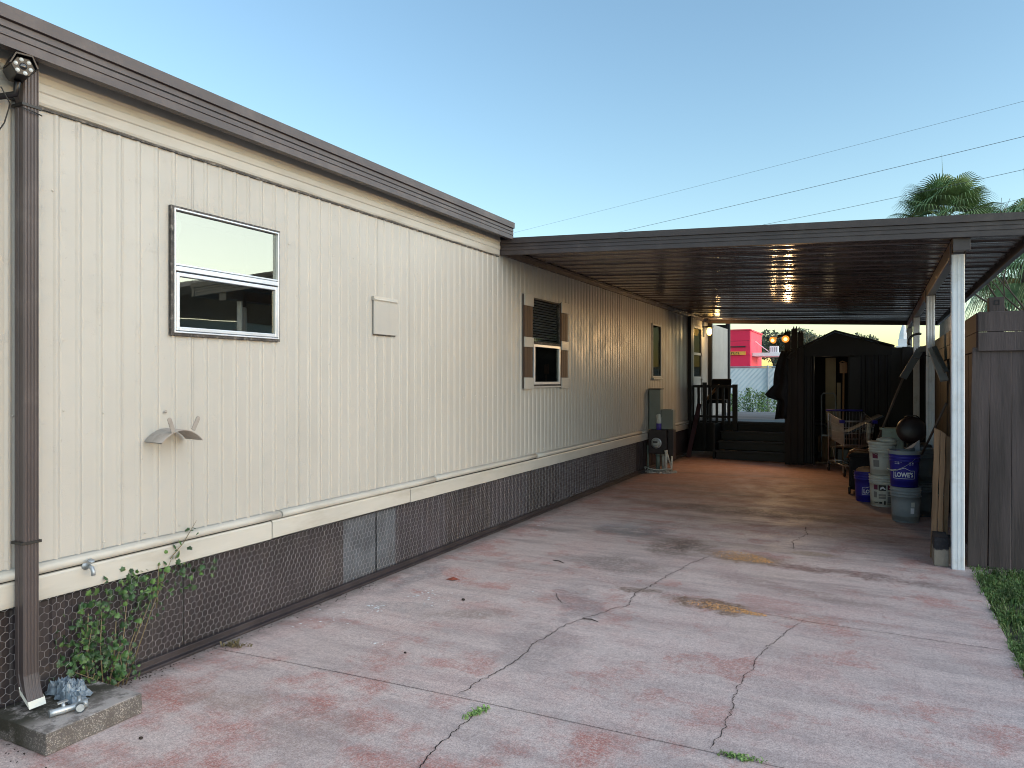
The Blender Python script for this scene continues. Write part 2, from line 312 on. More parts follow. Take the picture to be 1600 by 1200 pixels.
# ------------------------------------------------------------------ mesh and object helpers
ORG = {}
class MB:
    def __init__(s): s.v = []; s.f = []; s.mi = []; s.sm = []
    def add(s, vs, fs, mi=0, smooth=False):
        o = len(s.v); s.v += [tuple(p) for p in vs]
        for f in fs: s.f.append([i + o for i in f]); s.mi.append(mi); s.sm.append(smooth)
        return s
    def box(s, x0, x1, y0, y1, z0, z1, mi=0):
        return s.add([(x0, y0, z0), (x1, y0, z0), (x1, y1, z0), (x0, y1, z0), (x0, y0, z1), (x1, y0, z1), (x1, y1, z1), (x0, y1, z1)],
                     [(3, 2, 1, 0), (4, 5, 6, 7), (0, 1, 5, 4), (1, 2, 6, 5), (2, 3, 7, 6), (3, 0, 4, 7)], mi)
    def obox(s, c, a, b, d, mi=0):
        c, a, b, d = map(Vector, (c, a, b, d))
        vs = [c + i * a + j * b + k * d for k in (-1, 1) for (i, j) in ((-1, -1), (1, -1), (1, 1), (-1, 1))]
        return s.add(vs, [(3, 2, 1, 0), (4, 5, 6, 7), (0, 1, 5, 4), (1, 2, 6, 5), (2, 3, 7, 6), (3, 0, 4, 7)], mi)
    def bar(s, p0, p1, w, t, side=(1, 0, 0), mi=0):
        p0, p1, side = Vector(p0), Vector(p1), Vector(side)
        d = (p1 - p0); n = d.normalized(); b = n.cross(side).normalized(); a = b.cross(n).normalized()
        return s.obox((p0 + p1) / 2, a * w / 2, b * t / 2, d / 2, mi)
    def tube(s, pts, r, n=8, cap=True, mi=0):
        pts = [Vector(p) for p in pts]; rs = r if isinstance(r, (list, tuple)) else [r] * len(pts)
        vs = []; prev = None
        for i, p in enumerate(pts):
            d = (pts[min(i + 1, len(pts) - 1)] - pts[max(i - 1, 0)])
            d = d.normalized() if d.length > 1e-9 else Vector((0, 0, 1))
            if prev is None:
                a = d.orthogonal().normalized()
            else:
                a = (prev - d * prev.dot(d)); a = a.normalized() if a.length > 1e-6 else d.orthogonal().normalized()
            prev = a; b = d.cross(a)
            for k in range(n):
                t = 2 * math.pi * k / n; vs.append(p + (a * math.cos(t) + b * math.sin(t)) * rs[i])
        fs = [(i * n + k, i * n + (k + 1) % n, (i + 1) * n + (k + 1) % n, (i + 1) * n + k) for i in range(len(pts) - 1) for k in range(n)]
        s.add(vs, fs, mi, True)
        if cap and n > 2:
            o = len(s.v) - len(vs)
            s.f.append([o + k for k in range(n - 1, -1, -1)]); s.mi.append(mi); s.sm.append(False)
            e = o + (len(pts) - 1) * n; s.f.append([e + k for k in range(n)]); s.mi.append(mi); s.sm.append(False)
        return s
    def lathe(s, prof, c=(0, 0, 0), n=24, M=None, mi=0, smooth=True):
        c = Vector(c); vs = []
        for (r, z) in prof:
            for k in range(n):
                t = 2 * math.pi * k / n; p = Vector((r * math.cos(t), r * math.sin(t), z))
                vs.append(c + (M @ p if M else p))
        fs = [(i * n + k, i * n + (k + 1) % n, (i + 1) * n + (k + 1) % n, (i + 1) * n + k) for i in range(len(prof) - 1) for k in range(n)]
        return s.add(vs, fs, mi, smooth)
    def extr(s, prof, p0, p1, out, up=(0, 0, 1), mi=0, smooth=False, closed=True):
        p0, p1, out, up = map(Vector, (p0, p1, out, up)); n = len(prof)
        vs = [p + out * a + up * b for p in (p0, p1) for (a, b) in prof]
        m = n if closed else n - 1
        s.add(vs, [(i, (i + 1) % n, n + (i + 1) % n, n + i) for i in range(m)], mi, smooth)
        if closed:
            o = len(s.v) - 2 * n
            s.f += [[o + i for i in range(n - 1, -1, -1)], [o + n + i for i in range(n)]]; s.mi += [mi, mi]; s.sm += [False, False]
        return s
    def ball(s, c, r, n=10, m=6, sc_=(1, 1, 1), mi=0):
        c = Vector(c); vs = []
        for i in range(m + 1):
            ph = math.pi * i / m
            for k in range(n):
                t = 2 * math.pi * k / n
                vs.append((c.x + r * sc_[0] * math.sin(ph) * math.cos(t), c.y + r * sc_[1] * math.sin(ph) * math.sin(t), c.z + r * sc_[2] * math.cos(ph)))
        return s.add(vs, [(i * n + k, (i + 1) * n + k, (i + 1) * n + (k + 1) % n, i * n + (k + 1) % n) for i in range(m) for k in range(n)], mi, True)
    def mesh(s, name, mats, L=(0, 0, 0)):
        me = bpy.data.meshes.new(name)
        me.from_pydata([(x - L[0], y - L[1], z - L[2]) for (x, y, z) in s.v], [], s.f)
        for m_ in (mats if isinstance(mats, (list, tuple)) else [mats]): me.materials.append(m_)
        me.polygons.foreach_set('material_index', s.mi); me.polygons.foreach_set('use_smooth', s.sm)
        me.update()
        return me
    def build(s, name, mats, parent=None, bevel=0, loc=None, recalc=True, label=None):
        L = ORG[parent.name] if parent else (loc or (0, 0, 0))
        me = s.mesh(name, mats, L)
        if recalc and len(s.f) < 60000:
            bm = bmesh.new(); bm.from_mesh(me); bmesh.ops.recalc_face_normals(bm, faces=bm.faces); bm.to_mesh(me); bm.free()
        o = bpy.data.objects.new(name, me); col.objects.link(o)
        if parent: o.parent = parent
        else: o.location = L
        ORG[o.name] = L
        if bevel:
            b = o.modifiers.new('bevel', 'BEVEL'); b.width = bevel; b.segments = 2; b.limit_method = 'ANGLE'; b.angle_limit = R(40)
        if label: o['label'] = label
        return o

def tag(o, label=None, cat=None, group=None, kind=None):
    if label: o['label'] = label
    if cat: o['category'] = cat
    if group: o['group'] = group
    if kind: o['kind'] = kind
    return o
def thing(name, label, cat, loc=(0, 0, 0), group=None, rot=None, local=False):
    o = bpy.data.objects.new(name, None); col.objects.link(o); o.location = loc; o.empty_display_size = .1
    if rot is not None: o.rotation_euler = rot if isinstance(rot, tuple) else (0, 0, rot)
    ORG[o.name] = (0, 0, 0) if (local or rot is not None) else tuple(loc)
    return tag(o, label, cat, group)
def share(name, me, parent, loc, rot=None, scale=None):
    o = bpy.data.objects.new(name, me); col.objects.link(o); o.parent = parent; o.location = loc
    if rot is not None: o.rotation_euler = rot
    if scale is not None: o.scale = scale
    ORG[o.name] = (0, 0, 0)
    return o
def copy_tree(o, parent=None):
    c = o.copy(); col.objects.link(c); c.parent = parent; ORG[c.name] = ORG.get(o.name, (0, 0, 0))
    for ch in list(o.children): copy_tree(ch, c)
    return c
def structure(o): return tag(o, kind='structure')
U = rnd.uniform

# ------------------------------------------------------------------ ground, driveway
g = MB()
g.add([(-300, -60, -.06), (300, -60, -.06), (300, 600, -.06), (-300, 600, -.06)], [(0, 1, 2, 3)])
structure(g.build('ground', M_GROUND, recalc=False))
g = MB(); nx, ny = 40, 60
for j in range(ny + 1):
    for i in range(nx + 1):
        x = 4.02 + i * .12; y = -2 + j * .15
        z = -.035 + .02 * mnoise.noise((x * 3, y * 3, 1))
        g.v.append((x, y, z))
g.f = [[j * (nx + 1) + i, j * (nx + 1) + i + 1, (j + 1) * (nx + 1) + i + 1, (j + 1) * (nx + 1) + i] for j in range(ny) for i in range(nx)]
g.mi = [0] * len(g.f); g.sm = [True] * len(g.f)
structure(g.build('lawn', M_SOIL, recalc=False))

# the joint between the two slabs, as measured
JOINT = [(-.02, 2.880), (.30, 2.905), (.60, 2.925), (1.1, 2.95), (1.6, 2.970), (2.145, 2.980), (3.0, 3.000), (4.12, 3.025)]
def edge_x(y): return 4.072 + .012 * mnoise.noise((y * 1.3, 0, 0)) + .006 * mnoise.noise((y * 6, 2, 0))
def slab(pts, z0, z1):
    m = MB(); n = len(pts)
    vs = [(x, y, z0) for x, y in pts] + [(x, y, z1) for x, y in pts]
    m.add(vs, [tuple(range(n, 2 * n)), tuple(range(n - 1, -1, -1))] + [(i, (i + 1) % n, n + (i + 1) % n, n + i) for i in range(n)])
    return m
ys = [-3 + k * .2 for k in range(30)]
def jit(k): return .004 * math.sin(k * 12.9)
jn = [(x, y - .0035 - .6 * abs(jit(k))) for k, (x, y) in enumerate(JOINT)]
jf = [(x, y + .0035 + .6 * abs(jit(k + 3))) for k, (x, y) in enumerate(JOINT)]
near_pts = [(-.05, -3)] + [(edge_x(y), y) for y in [-3 + .2 * k for k in range(30)]] + [(edge_x(3.0), jn[-1][1])] + list(reversed(jn))
far_pts = jf[:-1] + [(edge_x(3.03), jf[-1][1])] + [(edge_x(3.1 + .15 * k), 3.1 + .15 * k) for k in range(24)] + [(4.085, 6.62), (4.10, 6.72), (4.40, 6.9), (4.40, 17.2), (-.05, 17.2)]
dr = thing('driveway', None, None, (2, 7, 0)); structure(dr)
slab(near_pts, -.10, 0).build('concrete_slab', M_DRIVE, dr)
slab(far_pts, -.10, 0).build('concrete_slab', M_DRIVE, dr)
m = MB(); m.box(-.05, 4.08, 2.80, 3.08, -.06, -.028); m.build('joint_dirt', M_CRACK, dr)

def crack(pts, w, amp, seed, parent=dr):
    r2 = random.Random(seed); P = []
    for (a, b) in zip(pts, pts[1:]):
        a = Vector((*a, 0)); b = Vector((*b, 0)); n = max(2, int((b - a).length / .014))
        for i in range(n): P.append(a.lerp(b, i / n))
    P.append(Vector((*pts[-1], 0)))
    vs = []; fs = []; off = 0
    for i, p in enumerate(P):
        d = (P[min(i + 1, len(P) - 1)] - P[max(0, i - 1)]).normalized(); s_ = Vector((-d.y, d.x, 0))
        off = off * .80 + r2.gauss(0, amp * .85)
        q = p + s_ * off; ww = w * (0.45 + r2.random() * .9) * (.5 if i < 3 or i > len(P) - 4 else 1)
        vs += [q - s_ * ww / 2 + Vector((0, 0, .0035)), q + s_ * ww / 2 + Vector((0, 0, .0035))]
    fs = [(2 * i, 2 * i + 1, 2 * i + 3, 2 * i + 2) for i in range(len(P) - 1)]
    m = MB(); m.add(vs, fs); return m.build('crack', M_CRACK, parent, recalc=False)
crack([(1.80, 2.0), (1.797, 2.36), (1.763, 2.63), (1.773, 2.955)], .005, .0055, 1)
crack([(1.601, 2.985), (1.60, 3.12), (1.647, 3.46), (1.66, 3.80), (1.674, 4.156), (1.80, 4.45), (1.894, 4.693), (1.87, 4.95), (1.90, 5.15), (1.96, 5.6), (2.026, 5.99), (2.124, 6.33)], .005, .0065, 2)
crack([(2.789, 3.01), (2.79, 3.41), (2.794, 3.944), (2.841, 4.324), (2.968, 4.808), (2.985, 4.87)], .0036, .006, 3)
crack([(1.92, 5.08), (2.3, 4.985), (2.7, 4.90), (2.97, 4.872), (3.5, 4.86), (4.05, 4.845)], .0035, .003, 4)
crack([(2.72, 6.9), (2.70, 7.2), (2.78, 7.6), (2.74, 8.0)], .005, .005, 5)
crack([(.75, 7.45), (.2, 7.62), (.0, 7.6)], .004, .003, 6)
crack([(1.35, 4.72), (1.42, 4.60), (1.50, 4.50)], .005, .004, 8)

# ------------------------------------------------------------------ mobile home
home = thing('mobile_home', 'long beige mobile home with vertical ribbed metal siding and brown roof edge', 'mobile home', (0, 8, 0))
OPEN = [(2.650, 3.415, 1.770, 2.442), (7.200, 7.960, 1.450, 2.410), (11.955, 12.51, 1.55, 2.45), (14.95, 15.80, .62, 2.62)]
PITCH, ZB, ZT = .104, .655, 2.785
def siding(y0, nrib, dx=0.0, tilt=0.0):
    loc_pts = []
    for k in range(nrib):
        b = y0 + k * PITCH
        loc_pts += [(b, 0), (b + .064, 0), (b + .071, .0045), (b + .0745, .0062), (b + .083, .0062), (b + .0865, .0045), (b + .094, 0), (b + .0985, -.002)]
    loc_pts.append((y0 + nrib * PITCH + .004, .0))
    cuts = sorted({e for (a, b, _, _) in OPEN for e in (a, b) if loc_pts[0][0] < e < loc_pts[-1][0]})
    for e in cuts:
        for i in range(len(loc_pts) - 1):
            (ya, da), (yb, db) = loc_pts[i], loc_pts[i + 1]
            if ya < e < yb: loc_pts.insert(i + 1, (e, da + (db - da) * (e - ya) / (yb - ya))); break
    m = MB()
    for (ya, da), (yb, db) in zip(loc_pts, loc_pts[1:]):
        ym = (ya + yb) / 2; segs = [(ZB, ZT)]
        for (a, b, c, d) in OPEN:
            if a < ym < b: segs = [(ZB, c), (d, ZT)]
        xa, xb = da + dx + tilt * (ya - y0), db + dx + tilt * (yb - y0)
        for (p, q) in segs: m.add([(xa, ya, p), (xb, yb, p), (xb, yb, q), (xa, ya, q)], [(0, 1, 2, 3)], 0, False)
    return m
yy = .297; k = 0
while yy < 18.9:
    n_ = 4 if yy + 4 * PITCH < 18.95 else max(1, int((18.92 - yy) / PITCH))
    whole = siding(yy, n_, dx=U(-.0008, .0008), tilt=U(-.002, .002))
    full = any(a - .01 <= yy and yy + n_ * PITCH <= b + .01 for (a, b, _, _) in OPEN)
    if full:
        for up_ in (0, 1):
            part = MB()
            for f in whole.f:
                zc_ = sum(whole.v[i][2] for i in f) / 4
                if (zc_ > 1.9) == bool(up_): part.add([whole.v[i] for i in f], [(0, 1, 2, 3)])
            part.build('siding_panel', M_SIDING, home, recalc=False)
    else: whole.build('siding_panel', M_SIDING, home, recalc=False)
    yy += n_ * PITCH; k += 1
m = MB(); m.box(-3.6, -.34, .3, 18.9, .62, 2.9); m.box(-.34, -.012, .3, 18.9, .50, .64); m.box(-.30, -.004, 18.90, 18.93, .5, 2.9)
m.build('inner_wall', M_NEARBLACK, home)

# nail heads: two rows across the sheets
m = MB()
for (zrow, ya, yb) in ((1.360, 1.2, 11.0), (2.385, 1.2, 7.0), (.72, 1.2, 11.0)):
    y = ya
    while y < yb:
        if not any(a - .05 < y < b + .05 and c - .05 < zrow < d + .05 for a, b, c, d in OPEN):
            m.lathe([(0.0001, .0036), (.0035, .003), (.0055, .0)], (.001, y, zrow + U(-.012, .012)), 7, Matrix.Rotation(R(90), 3, 'Y'))
        y += PITCH * 2 + U(-.02, .02)
o = m.build('nail_heads', M_TRIM, home); o['kind'] = 'stuff'

# cream band under the eave
m = MB(); prof = [(.004, 2.750), (.015, 2.756), (.019, 2.768), (.019, 2.812), (.025, 2.818), (.026, 2.852), (.021, 2.860), (.021, 2.885), (.030, 2.897), (.030, 2.955)]
ny = 90; Y0, Y1 = .3, 6.415
for j in range(ny + 1):
    y = Y0 + (Y1 - Y0) * j / ny; wz = .006 * mnoise.noise((y * 2.1, 0, 5)) + .004 * mnoise.noise((y * 7, 0, 5)); wx = .004 * mnoise.noise((y * 3, 4, 5))
    for q, (x, z) in enumerate(prof): m.v.append((x + wx * (1 if q < 3 else .3), y, z + (wz if q < 3 else 0)))
n_ = len(prof)
m.f = [[j * n_ + q, (j + 1) * n_ + q, (j + 1) * n_ + q + 1, j * n_ + q + 1] for j in range(ny) for q in range(n_ - 1)]; m.mi = [0] * len(m.f); m.sm = [False] * len(m.f)
m.build('eave_band', M_TRIM, home, recalc=False)
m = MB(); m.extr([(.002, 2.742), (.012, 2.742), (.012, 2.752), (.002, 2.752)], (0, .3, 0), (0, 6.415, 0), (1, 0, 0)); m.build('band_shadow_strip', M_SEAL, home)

# roof edge of the home: stepped brown fascia
FAS = [(-.045, 0), (0, 0), (0, .036), (-.006, .038), (-.006, .043), (0, .045), (0, .070), (-.006, .072), (-.006, .077), (0, .079), (0, .106), (-.004, .108), (.014, .110), (.016, .165), (-.06, .172), (-.06, .155), (-.045, .155)]
m = MB(); m.extr(FAS, (.168, -1.5, 2.903), (.168, 6.425, 2.903), (1, 0, 0)); m.build('fascia', M_BROWN, home)
m = MB(); m.box(.0, .164, -1.5, 6.424, 2.962, 2.985); m.box(.003, .165, 6.405, 6.423, 2.906, 2.96); m.build('soffit', M_NEARBLACK, home)  # near-black colour puts deeper shade into the gap under the eave
m = MB(); m.add([(.13, -1.5, 3.072), (.13, 6.42, 3.072), (-1.9, 6.42, 3.30), (-1.9, -1.5, 3.30), (-3.9, 6.42, 3.07), (-3.9, -1.5, 3.07),
                 (.0, 6.42, 2.93), (.0, 18.95, 2.93), (-1.9, 18.95, 3.2), (-3.9, 18.95, 2.93), (-1.9, 6.42, 3.2), (-3.9, 6.42, 2.93)],
               [(0, 1, 2, 3), (3, 2, 4, 5), (6, 7, 8, 10), (10, 8, 9, 11)]); m.build('roof', M_BROWN, home, recalc=False)

# cream trim at the bottom of the wall: rounded strip over a flat board, in lengths
def trim_lengths(cuts, name, prof, smooth):
    for a, b in zip(cuts, cuts[1:]):
        m = MB(); steps = max(2, int((b - a) / .25)); n = len(prof)
        dz = U(-.003, .003); dx = U(-.001, .002)
        for j in range(steps + 1):
            y = a + .004 + (b - a - .008) * j / steps; w = .0025 * mnoise.noise((y * 1.7, len(name), 0))
            for (x, z) in prof: m.v.append((x + dx + w * .6, y, z + w + dz))
        m.f = [[j * n + q, (j + 1) * n + q, (j + 1) * n + (q + 1) % n, j * n + (q + 1) % n] for j in range(steps) for q in range(n)]
        m.f += [list(range(n)), list(range(steps * n, steps * n + n))]
        m.mi = [0] * len(m.f); m.sm = [smooth] * (len(m.f) - 2) + [False] * 2
        m.build(name, M_TRIM, home)
beadp = [(.004, .636)] + [(.012 + .018 * math.cos(t), .660 + .021 * math.sin(t)) for t in [R(a) for a in (-80, -50, -20, 10, 40, 70, 100)]] + [(.004, .690)]
trim_lengths([.3, 1.75, 3.438, 5.229, 7.3, 9.4, 11.3, 13.2, 14.6], 'rounded_trim', beadp, True)
trim_lengths([.3, 3.36, 4.86, 7.9, 11.35, 14.6], 'trim_board', [(.002, .524), (.016, .522), (.018, .530), (.018, .622), (.013, .632), (.002, .634)], False)

# skirting sheets below the trim
ysk = [.3, 1.2, 2.05, 2.75, 3.405, 4.09, 4.47, 4.70, 5.45, 6.3, 7.15, 8.0, 8.85, 9.7, 10.5, 11.3, 12.2, 13.1, 14.0, 15.0]
for i, (a, b) in enumerate(zip(ysk, ysk[1:])):
    mt = M_SKIRT2 if i == 5 or i == 6 else (M_SKIRT3 if i in (7, 9, 11, 12) else M_SKIRT)
    m = MB(); prof = []; y = a + .004; ox = -.028 + U(-.004, .004)
    while y < b - .03:
        prof += [(ox, y), (ox, y + .045), (ox + .008, y + .053), (ox + .008, y + .07), (ox, y + .078)]; y += .086
    prof.append((ox, b - .003))
    m.v = [(x, y_, z) for z in (.02, .56) for (x, y_) in prof]; n = len(prof)
    m.f = [[q, q + 1, n + q + 1, n + q] for q in range(n - 1)]; m.mi = [0] * len(m.f); m.sm = [False] * len(m.f)
    m.build('skirting_sheet', mt, home, recalc=False)
m = MB(); m.extr([(-.03, .0), (.032, .0), (.032, .016), (.006, .020), (.006, .052), (-.03, .052)], (0, 1.95, .0), (0, 14.4, .0), (1, 0, 0)); m.build('bottom_rail', M_SKIRT, home, bevel=.003)

# window makers ------------------------------------------------------
def frame_ring(m, y0, y1, z0, z1, w, x0, x1):
    m.box(x0, x1, y0, y0 + w, z0, z1); m.box(x0, x1, y1 - w, y1, z0, z1)
    m.box(x0, x1, y0 + w, y1 - w, z0, z0 + w); m.box(x0, x1, y0 + w, y1 - w, z1 - w, z1)
def quad_pane(name, matr, parent, y0, y1, z0, z1, x):
    m = MB(); m.box(x - .004, x, y0, y1, z0, z1); return m.build(name, matr, parent)
# window nearest the street
y0, y1, z0, z1, zr = 2.641, 3.422, 1.761, 2.449, 2.108
m = MB(); frame_ring(m, y0 - .006, y1 + .006, z0 - .008, z1 + .006, .022, -.03, .020)
win = m.build('window', M_SEAL, home, bevel=.003)
m = MB(); frame_ring(m, y0 + .010, y1 - .008, z0 + .008, z1 - .008, .009, -.02, .028); m.build('outer_frame', M_ALU, win, bevel=.002)
m = MB(); m.box(-.012, .030, y0 + .02, y1 - .018, zr - .004, zr + .022); m.box(-.012, .024, y0 + .02, y1 - .018, zr + .026, zr + .036); m.build('meeting_rail', M_ALU, win, bevel=.002)
m = MB(); frame_ring(m, y0 + .022, y1 - .02, z0 + .020, zr - .012, .021, .004, .028); m.build('sash_frame', M_ALU, win, bevel=.003)
quad_pane('upper_pane', M_GLASS, win, y0 + .02, y1 - .018, zr + .036, z1 - .018, .004)
quad_pane('lower_pane', M_GLASS, win, y0 + .046, y1 - .044, z0 + .044, zr - .036, .014)
m = MB(); m.box(-.33, -.28, y0, y1, z0, z1); m.box(-.28, -.02, y0 - .02, y0, z0, z1); m.box(-.28, -.02, y1, y1 + .02, z0, z1); m.box(-.28, -.02, y0, y1, z0 - .02, z0); m.box(-.28, -.02, y0, y1, z1, z1 + .02); m.build('recess', M_PANEHAZE, win)
m = MB()
for j in range(21):
    z = zr + .03 + (z1 - zr - .05) * j / 20; wdt = .075 + .012 * math.sin(j * .5) - .012 * (j < 8) * (8 - j) / 3
    for i in range(7): m.v.append((-.030 - .010 * math.sin(i * 2.1), y0 + .012 + wdt * i / 6, z))
m.f = [[j * 7 + i, j * 7 + i + 1, (j + 1) * 7 + i + 1, (j + 1) * 7 + i] for j in range(20) for i in range(6)]; m.mi = [0] * len(m.f); m.sm = [True] * len(m.f)
m.build('curtain', M_CURTAIN, win, recalc=False)
# shuttered window
y0, y1, z0, z1, zr = 7.195, 7.966, 1.443, 2.415, 1.905
m = MB(); frame_ring(m, y0 - .004, y1 + .004, z0 - .004, z1 + .004, .018, -.03, .016)
win = m.build('window', M_SEAL, home, bevel=.003)
m = MB(); frame_ring(m, y0 + .016, y1 - .016, z0 + .014, zr, .030, .004, .030); m.build('sash_frame', M_ALU, win, bevel=.003)
m = MB(); m.box(-.02, .022, y0 + .014, y1 - .014, zr + .002, zr + .03); m.build('meeting_rail', M_SEAL, win)
m = MB(); m.box(.0, .034, y0 + .01, y1 - .01, z0 - .02, z0 - .006); m.build('sill', M_ALU, win)
quad_pane('upper_pane', M_GLASS2, win, y0 + .014, y1 - .014, zr + .03, z1 - .014, .004)
quad_pane('lower_pane', M_GLASS2, win, y0 + .046, y1 - .046, z0 + .044, zr - .03, .014)
for j in range(16):
    z = zr + .045 + j * .029
    m = MB(); m.obox((-.022, (y0 + y1) / 2, z), (.010, 0, .006), (0, (y1 - y0) / 2 - .03, 0), (.0006, 0, -.001)); m.build('blind_slat', M_PALEBOARD, win)
m = MB(); m.box(-.33, -.28, y0, y1, z0, z1); m.box(-.28, -.02, y0 - .02, y0, z0, z1); m.box(-.28, -.02, y1, y1 + .02, z0, z1); m.box(-.28, -.02, y0, y1, z0 - .02, z0); m.build('recess', M_NEARBLACK, win)
for (a, b) in ((6.965, 7.180), (7.982, 8.190)):
    m = MB(); m.box(.007, .022, a, b, 1.42, 2.43); sh = m.build('shutter', M_SHUTTER, home)
    for q in range(3):
        ya = a + .006 + q * (b - a - .012) / 3
        for (za, zb) in ((1.536, 1.862), (1.975, 2.308)):
            m = MB(); m.box(.022, .027, ya + .003, ya + (b - a - .012) / 3 - .003, za, zb); m.build('shutter_board', M_SHUTTER, sh)
    for (za, zb) in ((1.408, 1.535), (1.864, 1.972), (2.310, 2.436)):
        m = MB(); m.box(.022, .038, a - .004, b + .004, za, zb); m.build('shutter_block', M_SIDING, sh, bevel=.003)
# narrow window under the carport
y0, y1, z0, z1, zr = 11.952, 12.515, 1.545, 2.455, 2.02
m = MB(); frame_ring(m, y0 - .004, y1 + .004, z0 - .004, z1 + .004, .03, -.03, .022); win = m.build('window', M_DOORW, home, bevel=.003)
m = MB(); m.box(0, .05, y0 - .02, y1 + .02, z0 - .035, z0 - .006); m.build('sill', M_DOORW, win, bevel=.003)
quad_pane('pane', M_GLASS3, win, y0 + .026, y1 - .026, z0 + .026, z1 - .026, .006)
m = MB(); m.box(-.2, -.15, y0, y1, z0, z1); m.build('curtain', M_CURTAIN, win)
# storm door
m = MB(); frame_ring(m, 14.94, 15.81, .63, 2.63, .05, -.03, .03); dr_ = m.build('door', M_DOORW, home, bevel=.004)
m = MB(); m.box(-.01, .012, 14.99, 15.76, .69, 1.52); m.build('kick_panel', M_DOORW, dr_)
m = MB(); m.box(-.01, .020, 14.99, 15.76, 1.52, 1.57); m.box(-.01, .020, 14.99, 15.76, 2.02, 2.07); m.box(-.01, .02, 14.99, 15.04, 1.57, 2.58); m.box(-.01, .02, 15.71, 15.76, 1.57, 2.58); m.build('glazing_bar', M_DOORW, dr_)
quad_pane('upper_pane', M_GLASS3, dr_, 15.04, 15.71, 2.07, 2.58, .004)
quad_pane('lower_pane', M_GLASS3, dr_, 15.04, 15.71, 1.57, 2.02, .004)
m = MB(); m.box(-.2, -.15, 14.9, 15.85, .6, 2.6); m.build('recess', M_NEARBLACK, dr_)
m = MB(); m.tube([(.02, 15.70, 1.50), (.06, 15.70, 1.50), (.06, 15.66, 1.50)], .011, 6); m.build('handle', M_ALU, dr_)
m = MB(); m.box(.0, .075, 14.55, 14.72, .10, 2.78); m.build('corner_post', M_BLACKWOOD, home, bevel=.004)
m = MB(); m.box(.005, .085, 16.52, 16.62, .68, 2.80); m.build('corner_post', M_BLACKWOOD, home, bevel=.004)
m = MB(); m.box(-.05, .05, 18.92, 19.04, .1, 2.95); m.build('corner_post', M_BLACKWOOD, home, bevel=.004)
# flat vent flap
m = MB(); m.box(.006, .021, 4.388, 4.672, 1.858, 2.120); vf = m.build('vent_flap', M_SIDING, home, bevel=.003)
m = MB(); m.box(.006, .026, 4.380, 4.680, 2.112, 2.144); m.tube([(.026, 4.38, 2.120), (.026, 4.68, 2.120)], .006, 7); m.build('hinge_strip', M_TRIM, vf, bevel=.002)
m = MB(); m.box(.004, .010, 4.392, 4.668, 1.849, 1.858); m.build('lower_gap', M_SEAL, vf)
# downspout
m = MB()
dsx0, dsx1, dsy0, dsy1 = .034, .098, 1.842, 1.908
prof = [(dsx0, dsy0), (dsx0 + .02, dsy0), (dsx0 + .023, dsy0 + .003), (dsx0 + .041, dsy0 + .003), (dsx0 + .044, dsy0), (dsx1 - .006, dsy0), (dsx1, dsy0 + .006)]
for q in range(4):
    y = dsy0 + .010 + q * .0135
    prof += [(dsx1, y), (dsx1 - .004, y + .003), (dsx1 - .004, y + .006), (dsx1, y + .009)]
prof += [(dsx1, dsy1 - .004), (dsx1 - .005, dsy1), (dsx0, dsy1)]
path = [((0, 0), 2.93), ((0, 0), .30), ((0.002, 0), .235), ((.020, -.004), .195), ((.052, -.010), .155)]
n = len(prof)
for (dx, dy), z in path:
    ti = {.155: .75, .195: .45, .235: .15}.get(z, 0)
    for (x, y) in prof: m.v.append((x + dx, y + dy, z + (-(x - dsx0 - .03) * ti)))
m.f = [[i * n + q, i * n + (q + 1) % n, (i + 1) * n + (q + 1) % n, (i + 1) * n + q] for i in range(len(path) - 1) for q in range(n)]
m.mi = [0] * len(m.f); m.sm = [False] * len(m.f)
ds = m.build('downspout', M_BROWN, home)
m = MB()
prof = [(dsx0 - .002, dsy0 - .002), (dsx1 + .002, dsy0 - .002), (dsx1 + .002, dsy1 + .002), (dsx0 - .002, dsy1 + .002)]; n = 4
for (x, y) in prof: m.v += [(x + .050, y - .010, .162 - (x - dsx0 - .03) * .75), (x + .064, y - .012, .134 - (x - dsx0 - .03) * .75)]
m.f = [[2 * q, 2 * ((q + 1) % n), 2 * ((q + 1) % n) + 1, 2 * q + 1] for q in range(n)]; m.mi = [0] * n; m.sm = [False] * n
m.build('outlet_lip', M_WHITEPL, ds)
for zs_ in (2.705, .80): m = MB(); m.box(.018, .102, 1.834, 1.916, zs_, zs_ + .012); m.build('strap', M_CABLE, ds)

# ------------------------------------------------------------------ chicken wire along the skirting
m = MB(); a_ = .0215; hy = a_ * math.sqrt(3); rows = int(.50 / (1.5 * a_)) + 1
def wirept(y, z):
    return (.022 + .012 * mnoise.noise((y * 2.2, z * 3, 9)) + (.03 * min(.9, max(0, (1.85 - y))) * mnoise.noise((y * 9, z * 9, 2))) + .006 * math.sin(z * 9), y + .006 * mnoise.noise((y * 4, z * 4, 1)) + .012 * min(.9, max(0, 1.9 - y)) * mnoise.noise((y * 7, z * 7, 6)), z + .008 * mnoise.noise((y * 3, z * 3, 4)))
seg = []
ncol = int((11.0 - .3) / hy)
for r_ in range(rows):
    for c_ in range(ncol):
        cy = .3 + c_ * hy + (hy / 2 if r_ % 2 else 0); cz = .045 + r_ * 1.5 * a_
        p = [(cy + a_ * math.sin(R(60 * k_)), cz + a_ * math.cos(R(60 * k_))) for k_ in range(4)]
        seg.append((p[0], p[1])); seg.append((p[1], p[2])); seg.append((p[2], p[3]))
